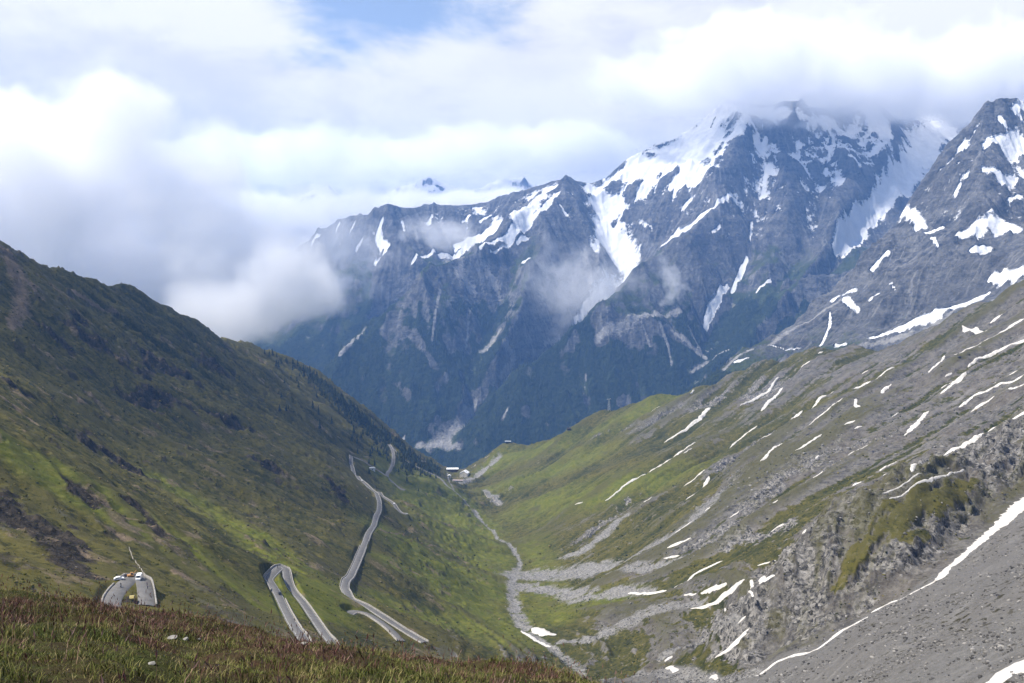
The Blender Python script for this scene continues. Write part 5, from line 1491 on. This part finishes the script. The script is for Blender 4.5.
# ============================================ BUILDINGS, PYLON, VEHICLES, PEOPLE
M_CREAM = plain('cream render', (0.72, 0.66, 0.56), 0.9, 0.12, 0.3)
M_BROWNW = plain('brown timber', (0.16, 0.085, 0.055), 0.85, 0.3, 0.6)
M_ROOFW = plain('pale sheet roof', (0.80, 0.79, 0.78), 0.5, 0.10, 0.2)
M_MAUVE = plain('mauve grey paving', (0.34, 0.27, 0.26), 0.9, 0.2, 0.3)
M_GLASS = plain('dark window glass', (0.03, 0.035, 0.045), 0.15, 0.1, 1.0, spec=0.5)
M_STEEL = plain('galvanised steel', (0.42, 0.44, 0.45), 0.5, 0.1, 1.0, metal=0.4)
M_DARKW = plain('weathered dark timber', (0.045, 0.038, 0.032), 0.9, 0.3, 1.0)
M_RUB = plain('black rubber', (0.02, 0.02, 0.02), 0.9, 0.1, 5.0)


def seat_on(o, p, dz=0.0):
    o.location = (p[0], p[1], float(ground(np.array([p[0]]), np.array([p[1]]))[0]) + dz)
    return o


def windows(parent, x0, x1, n, y, z0, z1, w, mat=None):
    for k in range(n):
        xc = x0 + (x1 - x0) * (k + 0.5) / n
        MB().box(xc - w / 2, xc + w / 2, y - 0.06, y + 0.10, z0, z1).build('window', mat or M_GLASS, parent)


def lodge(px, py, W, D, H, label, roof, wall_m, roof_m, rows, rz=0.0, door=True, dz=0.0, cat='building', overhang=0.7, ridge_along_x=True, wn=6):
    o = empty('mountain_lodge', (0, 0, 0), rz)
    MB().box(-W / 2, W / 2, 0, D, -8, H).build('wall', wall_m, o)
    e = overhang
    if roof == 'gable_x':       # ridge parallel to the front
        r = MB(); rh = D * 0.30
        prof = [(-e, H - 0.05), (-e, H + 0.25), (D / 2, H + rh + 0.3), (D + e, H + 0.25), (D + e, H - 0.05), (D / 2, H + rh)]
        v = [(-W / 2 - e, y, z) for y, z in prof] + [(W / 2 + e, y, z) for y, z in prof]; n = 6
        r.add(v, [(0, 1, 2, 5), (2, 3, 4, 5), (11, 8, 7, 6), (11, 10, 9, 8)] + [(i, i + n, (i + 1) % n + n, (i + 1) % n) for i in range(n)])
        rf = r.build('roof', roof_m, o)
        g = MB(); g.add([(-W / 2, 0, H), (-W / 2, D, H), (-W / 2, D / 2, H + rh), (W / 2, 0, H), (W / 2, D, H), (W / 2, D / 2, H + rh)], [(0, 2, 1), (3, 4, 5)]).build('gable', wall_m, o)
    elif roof == 'gable_y':     # gable end facing the viewer
        r = MB(); rh = W * 0.30
        prof = [(-W / 2 - e, H - 0.05), (-W / 2 - e, H + 0.25), (0, H + rh + 0.3), (W / 2 + e, H + 0.25), (W / 2 + e, H - 0.05), (0, H + rh)]
        v = [(x, -e, z) for x, z in prof] + [(x, D + e, z) for x, z in prof]; n = 6
        r.add(v, [(0, 1, 2, 5), (2, 3, 4, 5), (11, 8, 7, 6), (11, 10, 9, 8)] + [(i, i + n, (i + 1) % n + n, (i + 1) % n) for i in range(n)])
        rf = r.build('roof', roof_m, o)
        MB().add([(-W / 2, 0, H), (W / 2, 0, H), (0, 0, H + rh), (-W / 2, D, H), (W / 2, D, H), (0, D, H + rh)], [(0, 1, 2), (3, 5, 4)]).build('gable', wall_m, o)
    else:
        rf = MB().box(-W / 2 - e, W / 2 + e, -e, D + e, H, H + 0.5).build('roof', roof_m, o)
    if roof.startswith('gable'):
        MB().box(W * 0.22, W * 0.22 + 1.2, D * 0.45, D * 0.45 + 1.2, H + 0.5, H + 5.2).build('chimney', M_STONE, rf)
    for z in rows:
        windows(o, -W / 2 + 1, W / 2 - 1, wn, 0.0, z, z + 1.5, 1.3)
    if door:
        MB().box(-0.9, 0.9, -0.08, 0.1, 0.0, 2.3).build('door', M_DARKW, o)
    p = gp(px, py)
    seat_on(o, p, dz)
    tag(o, label, cat)
    return o


lodge(452.5, 472.5, 32, 11, 8.0, 'long brown mountain hotel wing under a straight white roof', 'gable_x', M_BROWNW, M_ROOFW, (1.2, 4.8), rz=0.05, dz=1.0, wn=8)
lodge(463.5, 477.5, 21, 20, 10.5, 'tall cream hotel with a broad white gable roof, right of the brown wing', 'gable_y', M_CREAM, M_ROOFW, (1.4, 4.6, 7.6), rz=-0.25, dz=0.5, wn=5)
lodge(457.5, 482.5, 26, 10, 4.6, 'low mauve flat roofed annexe in front of the hotels', 'flat', M_CREAM, M_MAUVE, (1.4,), rz=-0.08, dz=0.0, wn=6, overhang=0.4)
lodge(449.3, 477.5, 7.5, 7, 4.2, 'small white hut left of the low hotel annexe', 'gable_y', M_ROOFW, M_ROOFW, (1.2,), dz=0.3, wn=2, cat='hut')
lodge(372.5, 470.5, 11, 7, 4.0, 'pale roadside shed by the upper hairpin road', 'flat', M_ROOFW, M_STEEL, (1.2,), rz=0.5, dz=0.8, wn=3, cat='shed')
# huts on the crests
o = lodge(508, 443.5, 13, 8, 5.0, 'lone dark hut with a pale flat roof on the grassy knoll', 'flat', M_DARKW, M_STEEL, (1.5,), dz=0.6, wn=4, cat='hut', overhang=2.2)
lodge(569, 430.5, 9, 7, 4.5, 'small dark timber hut on the crest left of the lift pylon', 'gable_x', M_DARKW, M_DARKW, (1.2,), dz=0.2, wn=2, cat='hut')
lodge(661.5, 393.5, 7, 6, 4.2, 'tiny dark hut on the green crest right of the lift pylon', 'gable_y', M_DARKW, M_DARKW, (1.2,), dz=0.4, wn=1, cat='hut')

# lift pylon
py_o = empty('lift_pylon', (0, 0, 0), 0.5)
Hh = 31.0
for sx_ in (-1, 1):
    for sy_ in (-1, 1):
        MB().tube((sx_ * 3.0, sy_ * 3.0, -2), (sx_ * 1.0, sy_ * 1.0, Hh), 0.32, 0.2, 6).build('leg', M_STEEL, py_o)
lat = MB()
for k in range(7):
    z0 = Hh * k / 7; z1 = Hh * (k + 1) / 7
    w0 = 3.0 - 2.0 * z0 / Hh; w1 = 3.0 - 2.0 * z1 / Hh
    for a, b in (((-1, -1), (1, -1)), ((1, -1), (1, 1)), ((1, 1), (-1, 1)), ((-1, 1), (-1, -1))):
        lat.tube((a[0] * w0, a[1] * w0, z0), (b[0] * w1, b[1] * w1, z1), 0.13, n=5)
        lat.tube((b[0] * w0, b[1] * w0, z0), (a[0] * w1, a[1] * w1, z1), 0.13, n=5)
lat.build('lattice', M_STEEL, py_o)
arm = MB(); arm.box(-5.5, 5.5, -0.5, 0.5, Hh, Hh + 0.9).build('crossarm', M_STEEL, py_o)
for s in (-1, 1):
    MB().box(s * 5.0 - 0.4, s * 5.0 + 0.4, -2.4, 2.4, Hh - 0.9, Hh - 0.05).build('sheave_beam', M_STEEL, py_o)
seat_on(py_o, gp(609, 410.5), 0)
tag(py_o, 'pale steel lattice lift pylon standing on the crest', 'pylon')


# ---------------------------------------------------------------- vehicles
def paint_m(name, c):
    return plain(name, c, 0.3, 0.04, 1.0, spec=0.5)


def wheels(o, xs, yo, r, w):
    for x in xs:
        for s in (-1, 1):
            wh = MB().tube((x, s * yo - w / 2, r), (x, s * yo + w / 2, r), r, n=18).build('wheel', M_RUB, o)
            MB().tube((x, s * (yo + w / 2 - 0.01), r), (x, s * (yo + w / 2 + 0.02), r), r * 0.58, n=12).build('rim', M_STEEL, wh)


def car(label, paint, van=False, L=4.2, cat='car'):
    o = empty('parked_van' if van else 'car', (0, 0, 0))
    if van:
        prof = [(-2.45, .35), (-2.5, 1.2), (-2.42, 2.15), (-2.2, 2.32), (1.2, 2.32), (1.55, 2.2), (2.05, 1.35), (2.6, 1.12), (2.72, .7), (2.65, .35)]; hw = .95
        glass = [(1.32, 2.12), (1.55, 2.06), (2.0, 1.38), (1.3, 1.36)]
    else:
        prof = [(-2.0, .3), (-2.08, .72), (-1.95, .98), (-1.55, 1.05), (-1.15, 1.42), (-.2, 1.48), (.45, 1.38), (1.05, 1.0), (1.8, .86), (2.08, .62), (2.05, .3)]; hw = .86
        glass = [(-1.38, 1.05), (-1.05, 1.36), (-.2, 1.41), (.4, 1.31), (.88, 1.02)]
    MB().prism(prof, -hw, hw).build('body', paint, o, bevel=0.05)
    for s in (-1, 1):
        MB().prism(glass, s * (hw - .01) - .02, s * (hw - .01) + .02).build('side_window', M_GLASS, o)
        MB().box((2.60 if van else 1.98), (2.74 if van else 2.10), s * .62 - .17, s * .62 + .17, .62, .80).build('headlight', M_ROOFW, o)
    if van:
        v = [(2.07, -.8, 1.40), (2.07, .8, 1.40), (1.62, .74, 2.14), (1.62, -.74, 2.14)]
    else:
        v = [(1.06, -.72, 1.03), (1.06, .72, 1.03), (.50, .64, 1.385), (.50, -.64, 1.385)]
    d = (0.03, 0, 0.03)
    MB().add([tuple(a + b for a, b in zip(q, d)) for q in v] + v, [(0, 1, 2, 3), (7, 6, 5, 4), (0, 4, 5, 1), (1, 5, 6, 2), (2, 6, 7, 3), (3, 7, 4, 0)]).build('windscreen', M_GLASS, o)
    wheels(o, (-1.55, 1.65) if van else (-1.25, 1.3), hw - .08, .36 if van else .32, .2)
    return tag(o, label, cat)


P_WHITE = paint_m('white car paint', (0.78, 0.78, 0.78)); P_BLACK = paint_m('black car paint', (0.012, 0.013, 0.016)); P_OR = paint_m('orange paint', (0.42, 0.20, 0.05)); P_YEL = paint_m('yellow paint', (0.36, 0.29, 0.10)); P_SILV = paint_m('silver car paint', (0.45, 0.46, 0.47))


def on_road(px, py, off=0.0):
    """place and heading of the road nearest to a point of the photograph"""
    p = gp(px, py); best = None
    for c, wd in zip(road_lines, ROADW):
        d = np.hypot(c[:, 0] - p.x, c[:, 1] - p.y); i = int(d.argmin())
        if best is None or d[i] < best[0]:
            t, n = frame2(c)
            best = (d[i], c[i], t[i], n[i])
    _, c, t, n = best
    q = (c[0] + n[0] * off, c[1] + n[1] * off)
    dz = 0.6 * (float(ground0(*q)) - float(ground0(c[0], c[1])))
    return Vector((*q, c[2] + 0.09 + dz)), math.atan2(t[1], t[0])


def park(o, px, py, rz=None, off=0.0, pitch=0.0, flip=False):
    p, h = on_road(px, py, off)
    o.location = p; o.rotation_euler = (0, pitch, (h + (math.pi if flip else 0)) if rz is None else rz)
    return o


def on_verge(o, px, py, rz):
    p = gp(px, py); o.location = (p.x, p.y, p.z + 0.05); o.rotation_euler = (0, 0, rz); return o


on_verge(car('white van parked on the outside of the rounded road bend', P_WHITE, True, cat='van'), 139, 579.5, -1.35)
on_verge(car('white car parked left of the orange digger at the road bend', P_WHITE), 119, 580, 0.4)
park(car('lone white car on the middle road under the upper hairpin', P_WHITE), 361, 480.5, off=1.4)
park(car('white car on the short straight road beside the middle road', P_WHITE), 389, 505, off=1.2)
park(car('pale silver car at the lower end of the short straight road', P_SILV), 405.5, 516, off=-1.0)
park(car('black car driving down the left leg of the narrow hairpin', P_BLACK), 279, 595, off=-1.2)
on_verge(car('yellow car inside the rounded road bend, half hidden by the heather', P_YEL), 132, 599, 1.9)

# little orange digger
dg = empty('digger', (0, 0, 0))
for s in (-1, 1):
    MB().prism([(-1.3, .1), (-1.1, 0), (1.1, 0), (1.3, .1), (1.3, .55), (1.1, .68), (-1.1, .68), (-1.3, .55)], s * .8 - .22, s * .8 + .22).build('track', M_RUB, dg, bevel=0.03)
MB().prism([(-1.3, .7), (1.0, .7), (1.0, 1.0), (.3, 1.3), (-1.4, 1.4), (-1.5, .9)], -.95, .95).build('body', P_OR, dg, bevel=0.05)
cb = MB().prism([(-.3, 1.25), (.85, 1.1), (.7, 2.3), (-.2, 2.4)], -.85, -.05).build('cab', P_OR, dg, bevel=0.04)
MB().prism([(-.12, 1.5), (.66, 1.45), (.58, 2.15), (-.08, 2.22)], -.88, -.84).build('window', M_GLASS, cb)
MB().tube((.9, .35, 1.1), (2.3, .35, 2.7), .17, .13, 8).tube((2.3, .35, 2.7), (3.3, .35, 1.3), .12, .10, 8).build('arm', P_OR, dg)
MB().prism([(3.1, 1.35), (3.5, 1.25), (3.45, .75), (3.0, .7), (2.8, 1.0)], .05, .65).build('bucket', M_STEEL, dg)
on_verge(dg, 131, 577.5, 0.6); tag(dg, 'orange digger standing between the white car and the white van', 'digger')


# -------------------------------------------------------- riders and walkers
def figure(name, joints, edges, radii, mat, parent=None, sub=2):
    me = bpy.data.meshes.new(name); me.from_pydata(joints, edges, []); me.materials.append(mat)
    o = bpy.data.objects.new(name, me); COL.objects.link(o)
    sk = o.modifiers.new('skin', 'SKIN'); sk.use_smooth_shade = True
    if not me.skin_vertices:
        me.skin_vertices.new()
    for v, r in zip(me.skin_vertices[0].data, radii):
        v.radius = (r, r)
    me.skin_vertices[0].data[0].use_root = True
    sb = o.modifiers.new('sub', 'SUBSURF'); sb.levels = sub; sb.render_levels = sub
    if parent:
        o.parent = parent
    return o


def person(label, top, legs, skin, hair, seated=False):
    """pelvis-rooted body; clothes are sleeves of the same figure"""
    o = empty('person', (0, 0, 0))
    if seated:
        J = [(0, 0, .86), (.06, 0, 1.1), (.12, 0, 1.36), (.16, 0, 1.47), (.2, 0, 1.60), (.2, 0, 1.72),
             (.02, .11, .84), (.42, .17, .78), (.32, .18, .42), (.42, .18, .36), (.02, -.11, .84), (.42, -.17, .78), (.32, -.18, .42), (.42, -.18, .36),
             (.12, .19, 1.36), (.33, .27, 1.12), (.60, .30, 1.05), (.12, -.19, 1.36), (.33, -.27, 1.12), (.60, -.30, 1.05)]
    else:
        J = [(0, 0, .93), (0, 0, 1.15), (0, 0, 1.40), (0, 0, 1.50), (0.01, 0, 1.60), (0.02, 0, 1.71),
             (0, .10, .88), (.04, .12, .49), (-.02, .13, .09), (.13, .14, .05), (0, -.10, .88), (-.05, -.12, .49), (-.12, -.13, .09), (.04, -.14, .05),
             (0, .20, 1.40), (-.03, .26, 1.12), (.06, .27, .87), (0, -.20, 1.40), (.02, -.26, 1.12), (.14, -.24, .90)]
    E = [(0, 1), (1, 2), (2, 3), (3, 4), (4, 5), (0, 6), (6, 7), (7, 8), (8, 9), (0, 10), (10, 11), (11, 12), (12, 13), (2, 14), (14, 15), (15, 16), (2, 17), (17, 18), (18, 19)]
    R = [.15, .135, .16, .055, .095, .085, .10, .068, .045, .045, .10, .068, .045, .045, .075, .048, .038, .075, .048, .038]
    m = N('clothing'); zc = m.n('ShaderNodeSeparateXYZ', ins={0: m.n('ShaderNodeTexCoord').outputs['Object']}).outputs[2]
    c = m.mix(m.rng(zc, .93, .95), legs, top); c = m.mix(m.rng(zc, 1.475, 1.485), c, skin)
    mt = m.out(c, 0.9)
    figure('body', J, E, R, mt, o)
    h = J[5]
    MB().tube((h[0] - .02, 0, h[2] - .03), (h[0] - .02, 0, h[2] + .09), .105, .07, 12).build('hair', hair, o, smooth=True)
    return tag(o, label, 'person')


M_HAIR = plain('dark hair', (0.02, 0.015, 0.012), 0.8); M_HELM = plain('dark helmet', (0.015, 0.015, 0.018), 0.3)


def motorbike(label, col):
    o = empty('motorcycle', (0, 0, 0))
    for x, nm in ((-.72, 'wheel'), (.74, 'wheel')):
        w = MB()
        n = 20
        for k in range(n):
            a0 = 2 * math.pi * k / n; a1 = 2 * math.pi * (k + 1) / n
            w.tube((x + .28 * math.cos(a0), 0, .32 + .28 * math.sin(a0)), (x + .28 * math.cos(a1), 0, .32 + .28 * math.sin(a1)), .06, n=6)
        wo_ = w.build('wheel', M_RUB, o, smooth=True)
        MB().tube((x, -.05, .32), (x, .05, .32), .22, n=14).build('rim', M_STEEL, wo_)
    MB().prism([(-.45, .35), (.4, .32), (.5, .6), (.35, .92), (-.05, .95), (-.1, .82), (-.5, .7)], -.17, .17).build('engine_body', col, o, bevel=0.04)
    MB().prism([(-.95, .86), (-.1, .80), (-.05, .90), (-.95, .98)], -.14, .14).build('seat', M_RUB, o, bevel=0.03)
    MB().tube((.74, -.09, .32), (.42, -.09, 1.02), .03).tube((.74, .09, .32), (.42, .09, 1.02), .03).build('fork', M_STEEL, o)
    MB().tube((.40, -.38, 1.05), (.40, .38, 1.05), .022).build('handlebar', M_STEEL, o)
    MB().tube((.52, 0, .92), (.62, 0, .92), .10, n=12).build('headlight', M_ROOFW, o)
    return tag(o, label, 'motorcycle')


def rider(px, py, off, blab, plab, col, flip=False):
    b = park(motorbike(blab, col), px, py, off=off, flip=flip)
    pr = person(plab, (.02, .02, .024), (.018, .018, .02), (.02, .02, .02), M_HELM, True)
    pr.location = b.location + Vector((0, 0, 0.02)); pr.rotation_euler = b.rotation_euler
    d = Vector((math.cos(b.rotation_euler[2]), math.sin(b.rotation_euler[2]), 0)); pr.location -= d * 0.25


rider(279, 569, 0.6, 'dark motorcycle at the very top of the narrow hairpin', 'person in black leathers riding the motorcycle at the top of the narrow hairpin', P_BLACK)
rider(118, 588.5, 0.0, 'dark motorcycle on the grey road bend left of the pale wall', 'person in black riding the motorcycle round the grey road bend', P_BLACK, True)
for px, py, lab, tp, lg in ((139, 586, 'person in purple jacket and dark trousers standing on the road bend', (.10, .05, .14), (.03, .03, .05)),
                            (142.5, 590, 'person in dark blue clothes walking on the road bend behind the heather', (.03, .04, .10), (.02, .02, .03))):
    pr = person(lab, tp, lg, (.45, .28, .2), M_HAIR)
    q, h = on_road(px, py, 1.0); pr.location = q; pr.rotation_euler = (0, 0, h + 1.0)

# ================================================== loose stones on the slopes
def rubble(name, x, y, size, mat, label, seed):
    r = np.random.default_rng(seed)
    t = (1 + 5 ** 0.5) / 2
    V = np.array([(-1, t, 0), (1, t, 0), (-1, -t, 0), (1, -t, 0), (0, -1, t), (0, 1, t), (0, -1, -t), (0, 1, -t), (t, 0, -1), (t, 0, 1), (-t, 0, -1), (-t, 0, 1)]) / 1.9
    Fi = np.array([(0, 11, 5), (0, 5, 1), (0, 1, 7), (0, 7, 10), (0, 10, 11), (1, 5, 9), (5, 11, 4), (11, 10, 2), (10, 7, 6), (7, 1, 8), (3, 9, 4), (3, 4, 2), (3, 2, 6), (3, 6, 8), (3, 8, 9), (4, 9, 5), (2, 4, 11), (6, 2, 10), (8, 6, 7), (9, 8, 1)])
    n = len(x)
    z = ground(x, y)
    v = V[None] * (1 + r.uniform(-.32, .32, (n, 12, 1)))
    a = r.random(n) * 6.28; ca, sa = np.cos(a), np.sin(a)
    sx_, sy_, sz_ = r.uniform(.8, 1.5, n), r.uniform(.6, 1.1, n), r.uniform(.45, .9, n)
    X = v[:, :, 0] * sx_[:, None]; Yv = v[:, :, 1] * sy_[:, None]
    co = np.stack([X * ca[:, None] - Yv * sa[:, None], X * sa[:, None] + Yv * ca[:, None], v[:, :, 2] * sz_[:, None]], 2) * (size * 0.5)[:, None, None]
    co += np.stack([x, y, z + size * 0.12], 1)[:, None, :]
    F = (np.arange(n)[:, None, None] * 12 + Fi[None]).reshape(-1, 3)
    o = mesh_np(name, co.reshape(-1, 3), F, mat, smooth=False, attrs=dict(tint=np.repeat(r.random(n), 12)))
    return tag(o, label, 'stones' if name == 'rubble' else 'tussocks', kind='stuff')


m = N('loose stone'); tt = m.attr('tint')
c = m.ramp(tt, (0.0, (0.035, 0.033, 0.031)), (0.6, (0.120, 0.114, 0.106)), (1.0, (0.270, 0.256, 0.238)))
M_LOOSE = m.out(c, 0.95, spec=0.1)
m = N('brown stone'); tt = m.attr('tint')
M_BROWN = m.out(m.ramp(tt, (0.0, (0.020, 0.018, 0.015)), (0.7, (0.075, 0.064, 0.050)), (1.0, (0.170, 0.155, 0.135))), 0.95, spec=0.1)
br = np.random.default_rng(91)


def scatter(n, cells, ymax, smin, smax, pw=3.0):
    w = cells.ravel() / cells.sum()
    k = br.choice(len(w), n, p=w)
    i, j = np.unravel_index(k, cells.shape)
    i = np.clip(i + br.uniform(-.5, .5, n), 0, nr - 1.01); j = np.clip(j + br.uniform(-.5, .5, n), 0, nc - 1.01)
    rr = np.interp(i, np.arange(nr), vr); aa = np.radians(np.interp(j, np.arange(nc), va))
    s = smin + (smax - smin) * br.random(n) ** pw
    return rr * np.sin(aa), rr * np.cos(aa), s


view = (np.abs(np.degrees(VA)) < 33) * sstep(0.5, 0.95, calm)
offroad = np.ones(GX.shape)
for c_, wd in zip(road_lines, ROADW):
    ii, d, s_ = seg_field(GX, GY, c_, wd * 1.3)
    offroad[ii] *= sstep(wd * 0.6, wd * 1.2, d)
x, y, s = scatter(14000, view * screes * (GY < 900) * (0.25 + sstep(0.0, 0.6, fbm(GX / 30, GY / 30, 3, 777))), 900, 0.25, 1.7, 5)
rubble('rubble', x, y, s, M_LOOSE, 'grey stones strewn over the bare scree slope', 1)
x, y, s = scatter(7000, view * offroad * (1 - screes) * np.clip(0.15 * bare_m + rock_m, 0, 1) * (GY < 1600) * (GX > 0), 1600, 0.5, 3.4, 4)
rubble('rubble', x, y, s * np.clip(np.hypot(x, y) / 900, 0.5, 1.6), M_LOOSE, 'blocks lying among the crags and bare strips of the right slope', 2)
x, y, s = scatter(4500, view * offroad * np.clip(dark_m + 0.5 * tan_ + 0.4 * bare_m, 0, 1) * (GX < 0) * (GY < 1600), 1600, 0.4, 2.4, 4)
rubble('rubble', x, y, s * np.clip(np.hypot(x, y) / 900, 0.5, 1.6), M_BROWN, 'broken stones around the dark outcrops of the left slope', 3)
x, y, s = scatter(9000, view * np.clip(gravel, 0, 1) * (GY < 2000), 2000, 0.3, 1.8, 4)
rubble('rubble', x, y, s, M_LOOSE, 'pale boulders along the stream bed and its gravel fans', 4)

m = N('tussock'); tt = m.attr('tint')
M_TUSS = m.out(m.ramp(tt, (0.0, (0.020, 0.026, 0.007)), (0.45, (0.050, 0.054, 0.012)), (0.8, (0.100, 0.090, 0.024)), (1.0, (0.190, 0.150, 0.070))), 0.95, spec=0.05)
clump = 0.12 + sstep(0.0, 0.45, fbm(GX / 34, GY / 34, 4, 801) + 0.10 * st1)
x, y, s = scatter(15000, view * offroad * (1 - screes) * (1 - 0.8 * bare_m) * (1 - gravel) * clump * (GY < 1500) * sstep(30, -60, GX), 1500, 0.5, 2.6, 4)
rubble('tussocks', x, y, s * np.clip(np.hypot(x, y) / 900, 0.5, 1.5), M_TUSS, 'dwarf shrubs and grass tussocks dotted over the left slope', 5)
x, y, s = scatter(14000, view * offroad * (1 - screes) * (1 - 0.7 * bare_m) * (1 - gravel) * clump * (GY < 1500) * sstep(-30, 60, GX), 1500, 0.5, 2.4, 4)
rubble('tussocks', x, y, s * np.clip(np.hypot(x, y) / 900, 0.5, 1.5), M_TUSS, 'grass tussocks dotted over the green strips of the right slope', 6)

# ---------------------------------------------------------------- the haze
hm = N('air')
pv = hm.n('ShaderNodeVolumePrincipled', ins={'Color': HAZE_C, 'Density': HAZE_D, 'Anisotropy': 0.15})
ho = hm.n('ShaderNodeOutputMaterial'); hm.t.links.new(pv.outputs[0], ho.inputs['Volume'])
haze = box('haze', -6500, 6500, -400, 12300, -1400, 1420, hm.mat)
tag(haze, kind='stuff', label='thin blue air that veils the far mountains', cat='haze')

# ==================================================== camera, light and sky
cam = bpy.data.cameras.new('camera'); cam_o = bpy.data.objects.new('camera', cam); COL.objects.link(cam_o)
cam.sensor_width = 36.0; cam.lens = 36.0 * FPX / 1024.0
cam.clip_start = 0.2; cam.clip_end = 90000
cam_o.rotation_euler = (math.radians(90) - PITCH, 0, 0)
scene.camera = cam_o
SUN_AZ, SUN_EL = math.radians(SUN_AZ_D), math.radians(SUN_EL_D)        # azimuth from the view axis, clockwise
sd = Vector((math.sin(SUN_AZ) * math.cos(SUN_EL), math.cos(SUN_AZ) * math.cos(SUN_EL), math.sin(SUN_EL)))
sl = bpy.data.lights.new('sun', 'SUN'); sl.energy = SUN_E; sl.angle = math.radians(0.6); sl.color = (1.0, 0.94, 0.84)
so = bpy.data.objects.new('sun', sl); COL.objects.link(so); so.rotation_euler = sd.to_track_quat('Z', 'Y').to_euler()
world = bpy.data.worlds.new('World'); scene.world = world; world.use_nodes = True
w = N(tree=world.node_tree); w.t.nodes.clear()
sky = w.n('ShaderNodeTexSky', sky_type='NISHITA', sun_disc=False)
sky.sun_elevation = SUN_EL; sky.sun_rotation = SUN_AZ; sky.altitude = 2700
dirv = w.n('ShaderNodeTexCoord').outputs['Generated']
sx = w.n('ShaderNodeSeparateXYZ', ins={0: dirv})
el = sx.outputs[2]
# a deck of cloud: seen flatter towards the horizon
flat = w.vmath('MULTIPLY', dirv, (1.0, 1.0, 2.3))
big = w.noise(flat, 3.6, 10, 0.60, dist=0.25)
mid = w.noise(w.vmath('ADD', flat, (3.1, 1.7, 0.4)), 7.0, 7, 0.6, dist=0.3)
den = w.math('ADD', w.math('MULTIPLY', big, 0.6), w.math('MULTIPLY', mid, 0.4))
shade = w.rng(den, 0.41, 0.56, smooth=True)
white = w.mix(shade, (0.80, 0.795, 0.805), (1.0, 0.98, 0.945))
grey = w.noise(w.vmath('ADD', flat, (0.0, 0.0, 0.9)), 4.0, 6, 0.6)
white = w.mix(w.math('MULTIPLY', w.rng(grey, 0.50, 0.70, smooth=True), 0.35), white, (0.70, 0.70, 0.73))
# the torn gap of blue
gap_dir = Vector(((380 - 512) / FPX, 1, (341.5 - 5) / FPX)); cpx = Matrix.Rotation(-PITCH, 3, 'X') @ gap_dir; cpx.normalize()
gd = w.vmath('LENGTH', w.vmath('MULTIPLY', w.vmath('SUBTRACT', dirv, tuple(cpx)), (0.75, 1.0, 1.7)))
gapm = w.rng(w.math('ADD', gd, w.math('MULTIPLY', w.math('SUBTRACT', den, 0.5), 0.35)), 0.065, 0.130, 1, 0, smooth=True)
blue = w.mix(1.0, w.vmath('SCALE', sky.outputs[0], scale=SKY_S), (0, 0, 0)); 
skyc = w.vmath('SCALE', sky.outputs[0], scale=SKY_S)
# broken cloud overhead and behind, a closed deck over the mountains
sy = sx.outputs[1]
openm = w.math('MULTIPLY', w.rng(w.math('ADD', w.math('ADD', w.math('MULTIPLY', el, 0.9), w.math('MULTIPLY', sy, -0.30)), w.math('MULTIPLY', w.math('SUBTRACT', big, 0.5), -1.6)), 0.22, 0.45, smooth=True), OPEN)
gapm = w.math('MAXIMUM', w.math('MULTIPLY', gapm, 0.85), openm)
col = w.mix(gapm, w.vmath('SCALE', white, scale=CLOUD_L), skyc)
up = w.rng(el, -0.06, 0.0)
col = w.mix(up, (0.13, 0.135, 0.13), col)
bg = w.n('ShaderNodeBackground', ins={'Color': col, 'Strength': 1.0}); wo = w.n('ShaderNodeOutputWorld')
w.t.links.new(bg.outputs[0], wo.inputs['Surface'])
scene.view_settings.view_transform = 'Standard'; scene.view_settings.look = 'None'
scene.view_settings.exposure = EXPO; scene.view_settings.gamma = 1.0; scene.view_settings.use_curve_mapping = False
cy = scene.cycles
cy.use_denoising = True; cy.max_bounces = 40; cy.diffuse_bounces = 2; cy.glossy_bounces = 2; cy.transparent_max_bounces = 16
cy.volume_bounces = VB; cy.volume_max_steps = 128; cy.volume_step_rate = 1.0; cy.use_adaptive_sampling = True; cy.adaptive_threshold = 0.02
